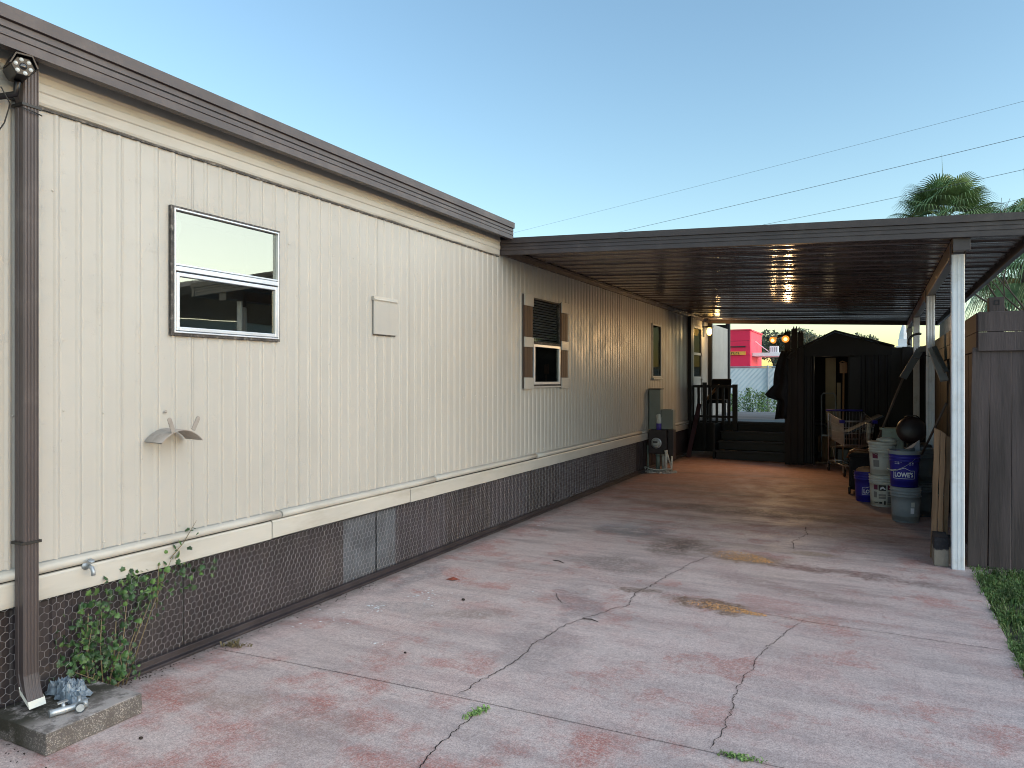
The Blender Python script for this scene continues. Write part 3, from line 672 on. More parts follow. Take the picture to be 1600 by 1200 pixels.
for (p, q) in seg:
    if p[1] > .535 or q[1] > .535 or p[1] < .06 or q[1] < .058: continue
    if p[0] > 6 and rnd.random() < .03: continue
    A, B = Vector(wirept(*p)), Vector(wirept(*q)); d = (B - A).normalized(); s1 = d.cross(Vector((1, 0, 0))).normalized() * .00052; s2 = Vector((.00075, 0, 0))
    o_ = len(m.v)
    for e in (A, B): m.v += [tuple(e + s2), tuple(e - s2 * .6 + s1), tuple(e - s2 * .6 - s1)]
    m.f += [[o_, o_ + 1, o_ + 4, o_ + 3], [o_ + 1, o_ + 2, o_ + 5, o_ + 4], [o_ + 2, o_, o_ + 3, o_ + 5]]
m.mi = [0] * len(m.f); m.sm = [True] * len(m.f)
tag(m.build('chicken_wire', M_WIRE, loc=(.02, 6, .02), recalc=False), 'hexagonal chicken wire stretched over the dark skirting below the beige wall', 'wire mesh')

# ------------------------------------------------------------------ carport
cp = thing('carport', 'brown aluminium carport roof on white posts attached to the mobile home', 'carport', (2.2, 11, 0))
SL = -.0426
def cz(x, base=2.766): return base + SL * x
m = MB(); P0, P1 = Vector((-.01, 6.435, cz(-.01))), Vector((4.50, 6.435, cz(4.50)))
m.extr(FAS, P0, P1, (0, -1, 0)); m.build('front_fascia', M_BROWN, cp)
m = MB(); m.extr([(a - .0, b) for a, b in FAS], (4.49, 6.43, cz(4.49)), (4.49, 16.55, cz(4.49)), (1, 0, 0)); m.build('side_fascia', M_BROWN, cp)
m = MB(); m.extr(FAS, (.03, 16.54, cz(.03)), (4.49, 16.54, cz(4.49)), (0, 1, 0)); m.build('rear_fascia', M_CEILB, cp)
m = MB(); m.extr([(.012, 0), (.040, 0), (.040, .045), (.075, .050), (.075, .058), (.012, .062)], (0, 6.47, 2.765), (0, 16.5, 2.765), (1, 0, 0)); m.build('wall_ledger', M_BROWN, cp)
m = MB(); m.add([(.0, 6.43, cz(0) + .135), (4.47, 6.43, cz(4.47) + .135), (4.47, 16.54, cz(4.47) + .135), (0, 16.54, cz(0) + .135)], [(0, 1, 2, 3)]); m.build('roof_sheet', M_BROWN, cp, recalc=False)
PW_ = .3048
y = 6.475; k = 0
while y < 16.45:
    w = min(PW_, 16.49 - y); ns = max(4, int(round(w / PW_ * 42))); m = MB()
    tl, dz = U(-.012, .012), U(-.002, .002)
    pr = []
    for i in range(ns + 1):
        t = w * i / ns
        zz = .0019 * math.cos(2 * math.pi * t / .1016)
        if i == 0 or i == ns: zz = -.010
        pr.append((y + t, zz + dz + tl * (t - w / 2)))
    nxs = 6
    for i in range(nxs + 1):
        x = .045 + (4.44 - .045) * i / nxs
        for (py, pz) in pr: m.v.append((x, py, cz(x) + .070 + pz + .004 * math.sin(k * 2.3 + x * 1.7)))
    n = len(pr)
    m.f = [[i * n + q, i * n + q + 1, (i + 1) * n + q + 1, (i + 1) * n + q] for i in range(nxs) for q in range(n - 1)]; m.mi = [0] * len(m.f); m.sm = [True] * len(m.f)
    m.build('roof_panel', M_CEIL, cp, recalc=False); y += PW_; k += 1
# beam over the posts
m = MB(); m.box(3.935, 4.012, 6.50, 16.50, 2.525, cz(3.97) + .055); m.build('beam', M_CEILB, cp, bevel=.004)
m = MB(); m.box(3.915, 4.030, 6.478, 6.498, 2.50, 2.60); m.build('beam_end_cap', M_BROWN, cp, bevel=.004)
for i, y in enumerate((6.74, 10.04, 13.5, 16.3)):
    m = MB(); w = .045; prof = []
    cx_, cy_ = 3.972, y + .045
    for (ax, ay, bx, by) in ((-1, -1, 1, -1), (1, -1, 1, 1), (1, 1, -1, 1), (-1, 1, -1, -1)):
        for t, dpt in ((.06, 0), (.22, 0), (.27, .005), (.42, .005), (.47, 0), (.53, 0), (.58, .005), (.73, .005), (.78, 0), (.94, 0)):
            px, py = ax + (bx - ax) * t, ay + (by - ay) * t
            nx_, ny_ = ((0, 1), (-1, 0), (0, -1), (1, 0))[[(-1, -1), (1, -1), (1, 1), (-1, 1)].index((ax, ay))]
            if i == 0: dpt *= .3
            prof.append((px * w + nx_ * dpt, py * w + ny_ * dpt))
    zt = 2.522 if i else 2.512
    m.extr([(a, b) for a, b in prof], (cx_, cy_, .0), (cx_, cy_, zt), (1, 0, 0), up=(0, 1, 0))
    pst = m.build('post', M_WHITE, cp, label='bright white front post' if i == 0 else None)
    m = MB(); m.box(cx_ - .055, cx_ - .046, cy_ - .03, cy_ + .03, 2.44, 2.60); m.box(cx_ + .046, cx_ + .055, cy_ - .03, cy_ + .03, 2.44, 2.60); m.build('bracket', M_BROWN, pst)

# ------------------------------------------------------------------ things on the near wall
# security camera
t = thing('security_camera', 'black hexagonal security camera with ring of lamps under the roof edge', 'security camera', (.21, 1.79, 2.81))
nrm = Vector((.93, -.30, -.10)).normalized(); side = nrm.cross(Vector((0, 0, 1))).normalized(); up = side.cross(nrm)
Mx = Matrix((side, up, nrm)).transposed(); C = Vector((.215, 1.775, 2.823))
def hexprof(r): return [(r * math.cos(R(60 * k + 0)), r * .92 * math.sin(R(60 * k + 0))) for k in range(6)]
m = MB(); m.extr(hexprof(.046), C - nrm * .16, C, side, up); m.build('body', M_CAMBODY, t, bevel=.004)
m = MB(); m.extr([(-.052, .0), (-.030, .048), (.030, .048), (.052, .0), (.046, .0), (.027, .042), (-.027, .042), (-.046, .0)], C - nrm * .12, C + nrm * .018, side, up); m.build('hood', M_CAMBODY, t)
m = MB(); m.lathe([(.0001, .004), (.010, .0035), (.014, .0)], C + nrm * .001, 14, Mx); m.build('lens', M_LENS, t)
for k in range(6):
    a = R(60 * k + 15); m = MB(); m.lathe([(.0001, .005), (.005, .0042), (.0085, .0)], C + nrm * .001 + side * .028 * math.cos(a) + up * .027 * math.sin(a), 10, Mx); m.build('led', M_LED, t)
m = MB(); m.tube([C - nrm * .10 - up * .04, C - nrm * .13 - up * .09, Vector((.02, 1.72, 2.70))], .014, 8); m.box(.002, .020, 1.67, 1.77, 2.66, 2.75); m.build('mount', M_CAMBODY, t)
# cable and small box below the camera
t = thing('camera_cable', 'thin black cable with inline connector hanging on wall beside the downspout', 'cable', (.02, 1.80, 2.55))
m = MB(); m.tube([(.10, 1.75, 2.75), (.075, 1.80, 2.70), (.05, 1.79, 2.62), (.03, 1.765, 2.56), (.022, 1.76, 2.52), (.02, 1.765, 2.45), (.02, 1.768, 2.36), (.02, 1.762, 2.26)], .0028, 6); m.tube([(.105, 1.83, 2.69), (.112, 1.87, 2.685), (.104, 1.915, 2.68)], .003, 6); m.build('wire', M_CABLE, t)
m = MB(); m.tube([(.024, 1.766, 2.50), (.024, 1.768, 2.435)], [.010, .011], 8); m.tube([(.024, 1.762, 2.545), (.024, 1.766, 2.52)], .006, 8); m.build('connector', M_CABLE, t)

# hose holder: arched metal saddle with two horns
t = thing('hose_holder', 'beige arched metal hose holder with two upright tabs on the ribbed wall', 'hose holder', (0, 2.61, 1.2))
m = MB(); N_ = 14; pts = []
for i in range(N_ + 1):
    s_ = i / N_; yv = 2.484 + .25 * s_; zv = 1.196 + .062 * (math.sin(math.pi * s_) ** .8)
    pts.append((yv, zv))
for th in (0, -.004):
    for (yv, zv) in pts: m.v += [(.008, yv, zv + th), (.145, yv, zv + th - .004)]
n2 = 2 * (N_ + 1)
m.f = [[2 * i, 2 * i + 2, 2 * i + 3, 2 * i + 1] for i in range(N_)] + [[n2 + 2 * i, n2 + 2 * i + 1, n2 + 2 * i + 3, n2 + 2 * i + 2] for i in range(N_)] + \
      [[2 * i + 1, 2 * i + 3, n2 + 2 * i + 3, n2 + 2 * i + 1] for i in range(N_)]
m.mi = [0] * len(m.f); m.sm = [True] * (2 * N_) + [False] * N_
m.build('saddle', M_HOLDER, t, recalc=False)
for (ya, yb, za) in ((2.551, 2.528, 1.245), (2.672, 2.705, 1.248)):
    m = MB(); d = Vector((0, yb - ya, .064)).normalized(); p = Vector((.143, ya, za)); q = p + d * .068; w = d.cross(Vector((1, 0, 0))) * .012
    arc = [q + w * math.cos(R(a)) + d * .012 * math.sin(R(a)) for a in range(0, 181, 30)]
    poly = [p - w * 1, p + w * 1] + arc
    n = len(poly); m.add([tuple(v) for v in poly] + [tuple(v + Vector((.004, 0, 0))) for v in poly], [tuple(range(n)), tuple(range(2 * n - 1, n - 1, -1))] + [(i, (i + 1) % n, n + (i + 1) % n, n + i) for i in range(n)])
    m.build('tab', M_HOLDER, t)
m = MB(); m.lathe([(.0001, .006), (.007, .004), (.009, 0)], (.010, 2.61, 1.345), 8, Matrix.Rotation(R(90), 3, 'Y')); m.build('bolt', M_HOLDER, t)

# spigot
t = thing('spigot', 'paint-flecked metal outdoor tap on the cream trim board', 'spigot', (.018, 2.167, .628)); t.scale = (.68, .68, .68)
m = MB(); m.lathe([(.030, 0), (.030, .006), (.014, .008), (.013, .045)], (.018, 2.167, .628), 12, Matrix.Rotation(R(90), 3, 'Y')); m.tube([(.05, 2.167, .628), (.085, 2.17, .620), (.098, 2.172, .590), (.098, 2.172, .568)], [.015, .014, .013, .0145], 10); m.build('body', M_ZINC, t)
m = MB(); m.tube([(.066, 2.167, .635), (.080, 2.167, .668)], .006, 8); m.lathe([(.001, .006), (.022, .004), (.025, 0), (.020, -.006), (.001, -.005)], (.081, 2.167, .670), 12, Matrix.Rotation(R(25), 3, 'Y')); m.build('handle', M_ZINC, t)

# ------------------------------------------------------------------ paving block, pipe parts, scraps at the downspout foot
m = MB(); X0, X1, Yp0, Yp1, H = .0, .412, 1.752, 2.178, .090
npx = 10
def pj(x, y, z): return (x + .004 * mnoise.noise((x * 30, y * 30, z * 30)), y + .004 * mnoise.noise((x * 30, y * 30, z * 30 + 9)), z + (.003 * mnoise.noise((x * 14, y * 14, 3)) if z > .01 else 0))
bm = bmesh.new(); bmesh.ops.create_cube(bm, size=1); bmesh.ops.subdivide_edges(bm, edges=bm.edges[:], cuts=9, use_grid_fill=True)
for v in bm.verts: v.co = Vector(pj(X0 + (v.co.x + .5) * (X1 - X0), Yp0 + (v.co.y + .5) * (Yp1 - Yp0), (v.co.z + .5) * H + .001))
me = bpy.data.meshes.new('paving_block'); 
for v in bm.verts: v.co -= Vector((.2, 1.95, 0))
bm.to_mesh(me); bm.free(); me.materials.append(M_PAD)
pb = bpy.data.objects.new('paving_block', me); col.objects.link(pb); pb.location = (.2, 1.95, 0)
tag(pb, 'square mossy concrete splash block under the brown downspout', 'paving block')
b = pb.modifiers.new('bevel', 'BEVEL'); b.width = .005; b.segments = 2; b.limit_method = 'ANGLE'; b.angle_limit = R(50)
t = thing('pipe_fitting', 'zinc pipe fitting with flanged open end lying on the mossy concrete block', 'pipe fitting', (.30, 1.92, .09))
A, B = Vector((.285, 1.862, .108)), Vector((.325, 1.965, .112)); d = (B - A).normalized()
m = MB(); m.tube([A - d * .02, A, A + d * .03, A + d * .06, B - d * .01, B + d * .012], [.017, .014, .0155, .013, .018, .019], 12); m.build('body', M_ZINC, t)
Mz = Matrix.Rotation(R(0), 3, 'Z')
E1 = Vector((.330, 1.945, .112)); dirn = Vector((.8, -.55, .05)).normalized()
m = MB(); m.tube([B - d * .02, E1 + dirn * .012], .016, 12, cap=False); m.tube([E1 + dirn * .012, E1 + dirn * .030], [.021, .021], 14, cap=False); m.tube([E1 + dirn * .030, E1 + dirn * .008], [.016, .015], 14); m.build('outlet', M_ZINC, t)
m = MB(); m.tube([A + d * .035, A + d * .035 + Vector((-.01, .0, .028))], .008, 8); m.bar(A + d * .015 + Vector((-.01, 0, .030)), A + d * .055 + Vector((-.012, 0, .032)), .016, .006); m.tube([B - d * .02, B - d * .02 + Vector((-.02, .012, .03))], .009, 8); m.build('lever', M_ZINC, t)
m = MB(); n_ = 34
for (ox, oy, sx, sy, hh, sd) in ((.03, 1.965, .20, .10, .075, 1), (.11, 1.955, .15, .075, .045, 5)):
    o_ = len(m.v)
    for b_ in range(n_ + 1):
        for a_2 in range(n_ + 1):
            u_, v_ = a_2 / n_, b_ / n_; x, y = ox + sx * u_, oy + sy * v_
            q = Vector((x * 34 + sd, y * 34, sd)); rdg = 1 - abs(mnoise.noise(q)) * 1.9; rdg2 = 1 - abs(mnoise.noise(q * 2.3)) * 1.8
            edge = min(1, 5 * min(u_, 1 - u_, v_, 1 - v_) + .12)
            m.v.append((x + .014 * mnoise.noise(q * 1.3 + Vector((9, 0, 0))), y + .014 * mnoise.noise(q * 1.3 + Vector((0, 9, 0))), .093 + max(0, hh * edge * (.45 * rdg + .35 * rdg2 + .2))))
    for b_ in range(n_):
        for a_2 in range(n_): k_ = o_ + b_ * (n_ + 1) + a_2; m.f.append([k_, k_ + 1, k_ + n_ + 2, k_ + n_ + 1]); m.mi.append(0); m.sm.append(False)
tag(m.build('crumpled_plastic', M_BAG, loc=(.14, 2.0, .09)), 'crumpled blue-grey plastic sheet at the downspout outlet', 'plastic scrap')

# ------------------------------------------------------------------ vine behind the chicken wire
vt = thing('climbing_vine', 'green leafy vine climbing the skirting through chicken wire near downspout', 'vine', (.05, 2.3, .02))
def leafmesh(name, mt):
    m = MB(); prof = [(0, 0), (.35, -.05), (.55, .25), (.38, .42), (.62, .62), (.30, .72), (0, 1.08), (-.30, .72), (-.62, .62), (-.38, .42), (-.55, .25), (-.35, -.05)]
    vs = [(0, .4, .10)] + [(x, y, -.12 * abs(x) * 1.2 + (.0 if abs(x) < .01 else .02)) for x, y in prof]
    m.add(vs, [(0, 1 + i, 1 + (i + 1) % 12) for i in range(12)], 0, False)
    return m.mesh(name, mt)
LEA, LEB = leafmesh('leaf', M_VINE), leafmesh('leaf_pale', M_VINE2)
clus = [(.06, 2.17, .33, .09, 26), (.06, 2.22, .40, .07, 18), (.05, 2.36, .42, .08, 20), (.08, 2.16, .19, .07, 26), (.08, 2.08, .16, .06, 14), (.08, 2.30, .17, .08, 22), (.05, 2.44, .33, .07, 16),
        (.04, 2.38, .505, .05, 9), (.04, 2.47, .50, .05, 10), (.04, 2.52, .42, .06, 14), (.04, 2.62, .56, .06, 14), (.03, 2.69, .50, .06, 10), (.03, 2.80, .44, .04, 6), (.07, 2.20, .10, .07, 16), (.10, 2.33, .07, .05, 14), (.02, 2.60, .36, .07, 8), (.05, 2.25, .28, .10, 12), (.02, 2.86, .47, .05, 7), (.02, 2.93, .43, .04, 5), (.02, 2.74, .38, .05, 7), (.03, 2.12, .25, .08, 12), (.03, 2.30, .12, .08, 14), (.02, 2.05, .30, .06, 6), (.03, 2.70, .62, .03, 4), (.03, 2.76, .68, .02, 3)]
sl = Vector((.10, 2.22, .0))
m = MB()
for (x, y, z, s_, n) in clus:
    base = Vector((.05, 2.2 + (y - 2.2) * .4 + U(-.05, .05), .0)); mid = base.lerp(Vector((x, y, z)), .5) + Vector((U(-.01, .03), U(-.03, .03), .02))
    if n > 13: m.tube([base, mid, (x, y, z)], [.0035, .0025, .0015], 5)
    for i in range(int(n * 1.8)):
        p = (x + U(-.03, .045) - (.05 if rnd.random() < .5 else 0), y + rnd.gauss(0, s_ * .72), max(.02, z + rnd.gauss(0, s_ * .62)))
        lf = share('leaf', LEA if rnd.random() < .68 else LEB, vt, (p[0] - .05, p[1] - 2.3, p[2] - .02), (U(20, 110) * math.pi / 180, U(-.6, .6), R(90) + U(-1.2, 1.2)), None)
        s2 = U(.011, .034); lf.scale = (s2 * U(.75, 1.1), s2, s2)
m.tube([(.03, 2.62, .56), (.035, 2.70, .63), (.03, 2.76, .70), (.028, 2.79, .735)], [.0025, .002, .0016, .0008], 5)
for (y, z) in ((2.30, .22), (2.16, .3), (2.54, .45)): m.tube([(.03, y, z - .13), (.035, y + .01, z + .10)], .0025, 5)
m.build('stem', M_STEM, vt)

# weeds in cracks
def weed(name, label, c, n, spread, h, mt, along=(1, 0), cat='weed'):
    m = MB(); r2 = random.Random(hash(label) % 1000 if False else len(label))
    for i in range(n):
        s_ = r2.gauss(0, spread); x = c[0] + along[0] * s_ + r2.gauss(0, .012); y = c[1] + along[1] * s_ + r2.gauss(0, .012)
        a = r2.uniform(0, 6.28); hh = h * r2.uniform(.4, 1.1); l = hh * r2.uniform(.3, 1.3); w = r2.uniform(.002, .0055)
        dx, dy = math.cos(a), math.sin(a); px, py = -dy * w, dx * w
        m.add([(x - px, y - py, .002), (x + px, y + py, .002), (x + dx * l * .5 + px * 1.3, y + dy * l * .5 + py * 1.3, hh * .8), (x + dx * l * .5 - px * 1.3, y + dy * l * .5 - py * 1.3, hh * .8), (x + dx * l, y + dy * l, hh * .75)], [(0, 1, 2, 3), (3, 2, 4)])
    return tag(m.build(name, mt, loc=(c[0], c[1], 0), recalc=False), label, cat, 'weeds sprouting from the concrete')
weed('weed', 'small green weed tuft in crack just short of the long joint', (1.775, 2.872), 90, .03, .020, M_WEED, (.3, 1))
weed('weed', 'low green weed tuft on the joint at right foreground', (2.90, 3.000), 100, .045, .016, M_WEED, (1, .05))
weed('weed', 'dry brownish weed at wall end of the joint', (.13, 2.95), 60, .04, .035, M_STEM, (1, .3))
# litter
m = MB(); m.add([(.48, 4.66, .004), (.53, 4.69, .02), (.585, 4.70, .006), (.54, 4.655, .004), (.53, 4.675, .012)], [(0, 4, 1), (1, 4, 2), (2, 4, 3), (3, 4, 0)]); tag(m.build('fallen_leaf', M_DRYLEAF, loc=(.53, 4.68, 0), recalc=False), 'single red-brown fallen leaf on the pale concrete near wall', 'leaf')
for (p, q, lb) in (((1.74, 4.28), (1.84, 4.27), 'short dark twig right of the long crack'), ((.98, 5.55), (1.10, 5.50), 'bent dark twig on concrete toward the house wall')):
    m = MB(); m.tube([(p[0], p[1], .006), ((p[0] + q[0]) / 2, (p[1] + q[1]) / 2 + .01, .009), (q[0], q[1], .005)], [.003, .004, .002], 6); tag(m.build('twig', M_TWIGDK, loc=(p[0], p[1], 0)), lb, 'twig')
for i, (x, y, r_, lb) in enumerate(((.62, 2.02, .008, 'small dark pebble beside the concrete splash block'), (.86, 4.28, .011, 'dark pebble on concrete left of the big crack'), (1.06, 3.31, .007, 'tiny dark pebble between wall and long crack'))):
    m = MB(); m.ball((x, y, r_ * .6), r_, 8, 5, (1.3, 1, .7)); tag(m.build('pebble', M_TWIGDK, loc=(x, y, 0)), lb, 'pebble', 'pebbles on the driveway')
m = MB()
for (cx_, cy_, s_, n) in ((.42, 3.85, .06, 26), (.55, 4.25, .05, 20), (.70, 4.2, .12, 14), (.85, 3.35, .02, 6), (.35, 6.9, .10, 16), (.25, 3.5, .09, 14), (.9, 4.9, .3, 10)):
    for i in range(n):
        x, y = cx_ + rnd.gauss(0, s_), cy_ + rnd.gauss(0, s_); r_ = U(.003, .010); a0 = U(0, 3)
        m.add([(x + r_ * (1.5 if k % 2 else .8) * math.cos(a0 + k * 1.25), y + r_ * math.sin(a0 + k * 1.25), .0042) for k in range(5)], [(0, 1, 2, 3, 4)])
tag(m.build('paint_flecks', M_FLECK, recalc=False), 'white paint flecks scattered on the driveway beside the wall', 'paint flecks', kind='stuff')
m = MB()
for (cx_, cy_, rx, ry, rot, n) in ((2.38, 6.39, .27, .15, -22, 900), (2.50, 4.905, .27, .065, -8, 800)):
    for i in range(n):
        a, q = U(0, 6.28), math.sqrt(rnd.random()); lx, ly = rx * q * math.cos(a), ry * q * math.sin(a)
        if rnd.random() > .35 + .65 * (lx / rx + 1) / 2: continue
        ly *= 1 - .45 * (lx / rx)
        x = cx_ + lx * math.cos(R(rot)) - ly * math.sin(R(rot)); y = cy_ + lx * math.sin(R(rot)) + ly * math.cos(R(rot)); r_ = U(.0018, .0048)
        m.add([(x - r_, y, .003), (x, y - r_, .003), (x + r_, y, .003), (x, y + r_, .003), (x, y, .003 + r_ * 1.3)], [(0, 1, 4), (1, 2, 4), (2, 3, 4), (3, 0, 4)])
tag(m.build('absorbent_grains', M_GRAIN, recalc=False), 'golden absorbent granules spilled over the oil stains', 'granules', kind='stuff')

# dirt clods by the pad
m = MB()
for i in range(330):
    x, y = (.035 + abs(rnd.gauss(0, .035)), U(2.2, 4.4)) if i < 260 else (U(.0, .5), U(1.5, 1.75))
    r_ = U(.0012, .004); m.ball((x, y, r_ * .5), r_, 5, 3, (1.4, 1, .6))
tag(m.build('loose_dirt', M_TWIGDK, recalc=False), 'loose dark dirt and crumbs along the foot of the wall', 'dirt', kind='stuff')

# ------------------------------------------------------------------ grass
m = MB(); r2 = random.Random(3)
for i in range(26000):
    x = 4.06 + abs(r2.gauss(0, .55)); y = r2.uniform(3.6, 6.86)
    if x < edge_x(y) - .012 + .035 * mnoise.noise((y * 6, 1, 1)) + .02 * mnoise.noise((y * 19, 2, 1)): continue
    if x > 5.6: continue
    bare = mnoise.noise((x * 2.2, y * 2.2, 7))
    if bare < -.05 and r2.random() < .8: continue
    if y > 6.5 and r2.random() < .45: continue
    hh = r2.uniform(.018, .05) * (1 + .8 * max(0, mnoise.noise((x * 3, y * 3, 3)))); a = r2.uniform(0, 6.28); l = hh * r2.uniform(.4, 1.5); w = r2.uniform(.0018, .0040)
    if x < 4.10: l *= .9
    dx, dy = math.cos(a), math.sin(a); px, py = -dy * w, dx * w
    m.add([(x - px, y - py, -.03), (x + px, y + py, -.03), (x + dx * l * .45 + px, y + dy * l * .45 + py, -.02 + hh * .8), (x + dx * l * .45 - px, y + dy * l * .45 - py, -.02 + hh * .8), (x + dx * l, y + dy * l, -.02 + hh * .85)], [(0, 1, 2, 3), (3, 2, 4)], 1 if r2.random() < .16 else 0)
tag(m.build('grass', [M_GRASS, M_GRASS2], recalc=False), 'short green grass growing along the right edge of the driveway', 'grass', kind='stuff')

# ------------------------------------------------------------------ board fence at right
fe = thing('board_fence', 'tall dark brown board fence panel right of the white post', 'fence', (4.8, 6.9, 0))
x = 4.045; i = 0
while x < 6.3:
    w = .150 + U(-.004, .004); m = MB(); top = 1.765 + U(-.01, .01); ln = (.035 if i == 0 else .012 if i == 1 else 0) + U(-.003, .003); yv = 6.885 + U(-.004, .004)
    q = .006 if i % 2 else .0095
    m.add([(x, yv, -.03 + U(0, .02)), (x + w - q, yv, -.03 + U(0, .02)), (x + w - q, yv + .019, -.03), (x, yv + .019, -.03),
           (x + ln, yv, top), (x + w - q + ln * .6, yv, top), (x + w - q + ln * .6, yv + .019, top), (x + ln, yv + .019, top)],
          [(3, 2, 1, 0), (4, 5, 6, 7), (0, 1, 5, 4), (1, 2, 6, 5), (2, 3, 7, 6), (3, 0, 4, 7)])
    m.build('board', M_FENCE, fe, bevel=.003); x += w; i += 1
for (za, zb, yv) in ((1.742, 1.894, 6.860), (1.897, 2.056, 6.862)):
    m = MB(); m.box(4.118, 6.3, yv, yv + .022, za, zb); m.build('rail', M_FENCE, fe, bevel=.004)
m = MB(); m.box(4.20, 4.305, 6.94, 7.045, -.03, 2.178); po = m.build('post', M_FENCE, fe, bevel=.004)
m = MB(); frame_ring(m, 4.235, 4.272, 2.115, 2.155, .006, 0, .004); o_ = MB()
for v in m.v: o_.v.append((v[1], 6.9395 - v[0], v[2]))
o_.f, o_.mi, o_.sm = m.f, m.mi, m.sm; o_.build('carved_square', M_BLACKWOOD, po)
fs = thing('side_fence', 'reddish dark board fence running back behind the carport posts', 'fence', (4.15, 11, 0))
y = 6.93; i = 0
while y < 17.4:
    w = .148; m = MB(); top = 1.76 + U(-.015, .015); xo = 4.130 + U(-.003, .003); m.box(xo, xo + .019, y, y + w - .007, -.02, top); m.build('board', M_FENCE2 if y < 9 else M_BLACKWOOD, fs); y += w; i += 1
for (za, zb) in ((1.742, 1.8945), (1.8965, 2.05)):
    for (ya, yb) in ((6.886, 9.3), (9.31, 11.7), (11.71, 14.1), (14.11, 17.4)):
        m = MB(); m.box(4.108, 4.128, ya, yb, za, zb); m.build('rail', M_FENCE2 if ya < 9 else M_BLACKWOOD, fs, bevel=.003)

# ------------------------------------------------------------------ electric meter pedestal
t = thing('electric_meter', 'electric meter pedestal with grey-green boxes and round glass meter by wall', 'electric meter', (.2, 11.8, 0))
m = MB(); m.box(.025, .215, 11.72, 11.90, .690, 1.345); bx = m.build('tall_box', M_GREYBOX, t, bevel=.006)
m = MB(); m.box(.020, .222, 11.708, 11.905, 1.345, 1.362); m.build('cap', M_BLACKPL, bx)
m = MB(); m.box(.222, .420, 11.74, 11.90, .690, 1.020); b2 = m.build('small_box', M_GREYBOX, t, bevel=.006)
m = MB(); m.ball((.40, 11.735, 1.02), .014, 8, 5); m.build('latch', M_PVC, b2)
m = MB(); m.box(.030, .330, 11.66, 11.90, .290, .684); mc = m.build('meter_can', M_METERBOX, t, bevel=.006)
m = MB(); m.box(.336, .425, 11.74, 11.90, .20, .684); m.build('lower_box', M_METERBOX, t, bevel=.006)
Mf = Matrix.Rotation(R(90), 3, 'X')
m = MB(); m.lathe([(.0001, .075), (.055, .072), (.070, .055), (.072, .006)], (.165, 11.66, .468), 24, Mf); gm = m.build('meter_glass', M_METERGL, mc)
m = MB(); m.lathe([(.074, -.002), (.086, .0), (.088, .014), (.074, .018)], (.165, 11.66, .468), 24, Mf); m.build('rim_ring', M_ALU, mc)
m = MB(); m.box(.128, .205, 11.578, 11.586, .477, .502); m.box(.140, .192, 11.579, 11.586, .425, .433); m.build('display', M_BLACKPR, mc)
for (x, y, za, zb, r_, mt) in ((.012, 11.70, 0, .42, .018, M_GREENPIPE), (.165, 11.75, 0, .29, .035, M_GREENPIPE), (.255, 11.76, 0, .29, .028, M_PVC), (.335, 11.62, 0, .36, .022, M_PVC)):
    m = MB(); m.tube([(x, y, za), (x, y, zb)], r_, 10); m.tube([(x, y, zb - .03), (x, y, zb)], r_ * 1.25, 10); m.build('conduit', mt, t)
m = MB(); m.tube([(.345, 11.62, .34), (.395, 11.64, .15), (.425, 11.65, .05)], .012, 8); m.tube([(.40, 11.72, 0), (.41, 11.70, .26)], .016, 8); m.build('white_brace', M_PVC, t)
m = MB(); m.tube([(-.0, 11.57, .085), (.10, 11.53, .055), (.24, 11.53, .045), (.34, 11.58, .06), (.41, 11.64, .06)], .010, 8); m.tube([(.0, 11.57, .0), (.0, 11.57, .09)], .009, 6); m.build('white_edging', M_PVC, t)
m = MB(); r2 = random.Random(8)
for i in range(260):
    x, y = r2.uniform(-.02, .50), r2.uniform(11.40, 11.85)
    if (x - .22) ** 2 / .075 + (y - 11.66) ** 2 / .065 > 1: continue
    r_ = r2.uniform(.010, .022); m.ball((x, y, r_ * .5), r_, 6, 4, (1.3, 1, .8))
tag(m.build('gravel', M_STONE, recalc=False), 'small patch of pale gravel at the foot of the electric meter', 'gravel', kind='stuff')
t = thing('spray_bottle', 'white spray can with purple base standing on the dark meter box', 'spray can', (.19, 11.70, .684))
m = MB(); m.lathe([(.0001, .684), (.042, .684), (.042, .79), (.0001, .79)], (.195, 11.70, 0), 14); m.build('purple_label', mat('purple_label', (.07, .05, .30), .4), t)
m = MB(); m.lathe([(.043, .79), (.043, .885), (.036, .900), (.034, .93), (.02, .945), (.0001, .945)], (.195, 11.70, 0), 14); m.box(.150, .185, 11.685, 11.715, .88, .93); m.build('white_top', M_WHITEPL, t)

# ------------------------------------------------------------------ deck, steps, rail
dk = thing('wooden_deck', 'raised wooden deck with dark front steps and black railing at carport end', 'deck', (1.2, 15.5, 0))
y = 14.84
while y < 19.2:
    m = MB(); m.box(.03, 2.55, y, y + .136, .64, .678 + U(-.001, .002)); m.build('deck_board', M_DECK if y > 15.6 else M_STEP, dk, bevel=.003); y += .142
for k in range(4):
    ya = 14.0 + k * .27; x0_, x1_ = .64, 1.93
    m = MB(); m.box(x0_ + .02, x1_ - .02, ya + .025, ya + .045, k * .166, k * .166 + .13); m.build('riser', M_STEP, dk)
    for q in range(2):
        m = MB(); m.box(x0_, x1_, ya + q * .135, ya + .130 + q * .135, k * .166 + .131, k * .166 + .168); m.build('tread', M_STEP, dk, bevel=.004)
m = MB(); m.box(.60, .638, 14.03, 14.86, 0, .66); m.box(1.932, 1.965, 14.03, 14.86, 0, .66); m.build('stringer', M_BLACKWOOD, dk)
m = MB(); m.box(.03, 2.55, 14.80, 14.838, .06, .62); m.box(.03, .06, 14.84, 19.1, .06, .62); m.build('skirt_board', M_BLACKWOOD, dk)
ra = []
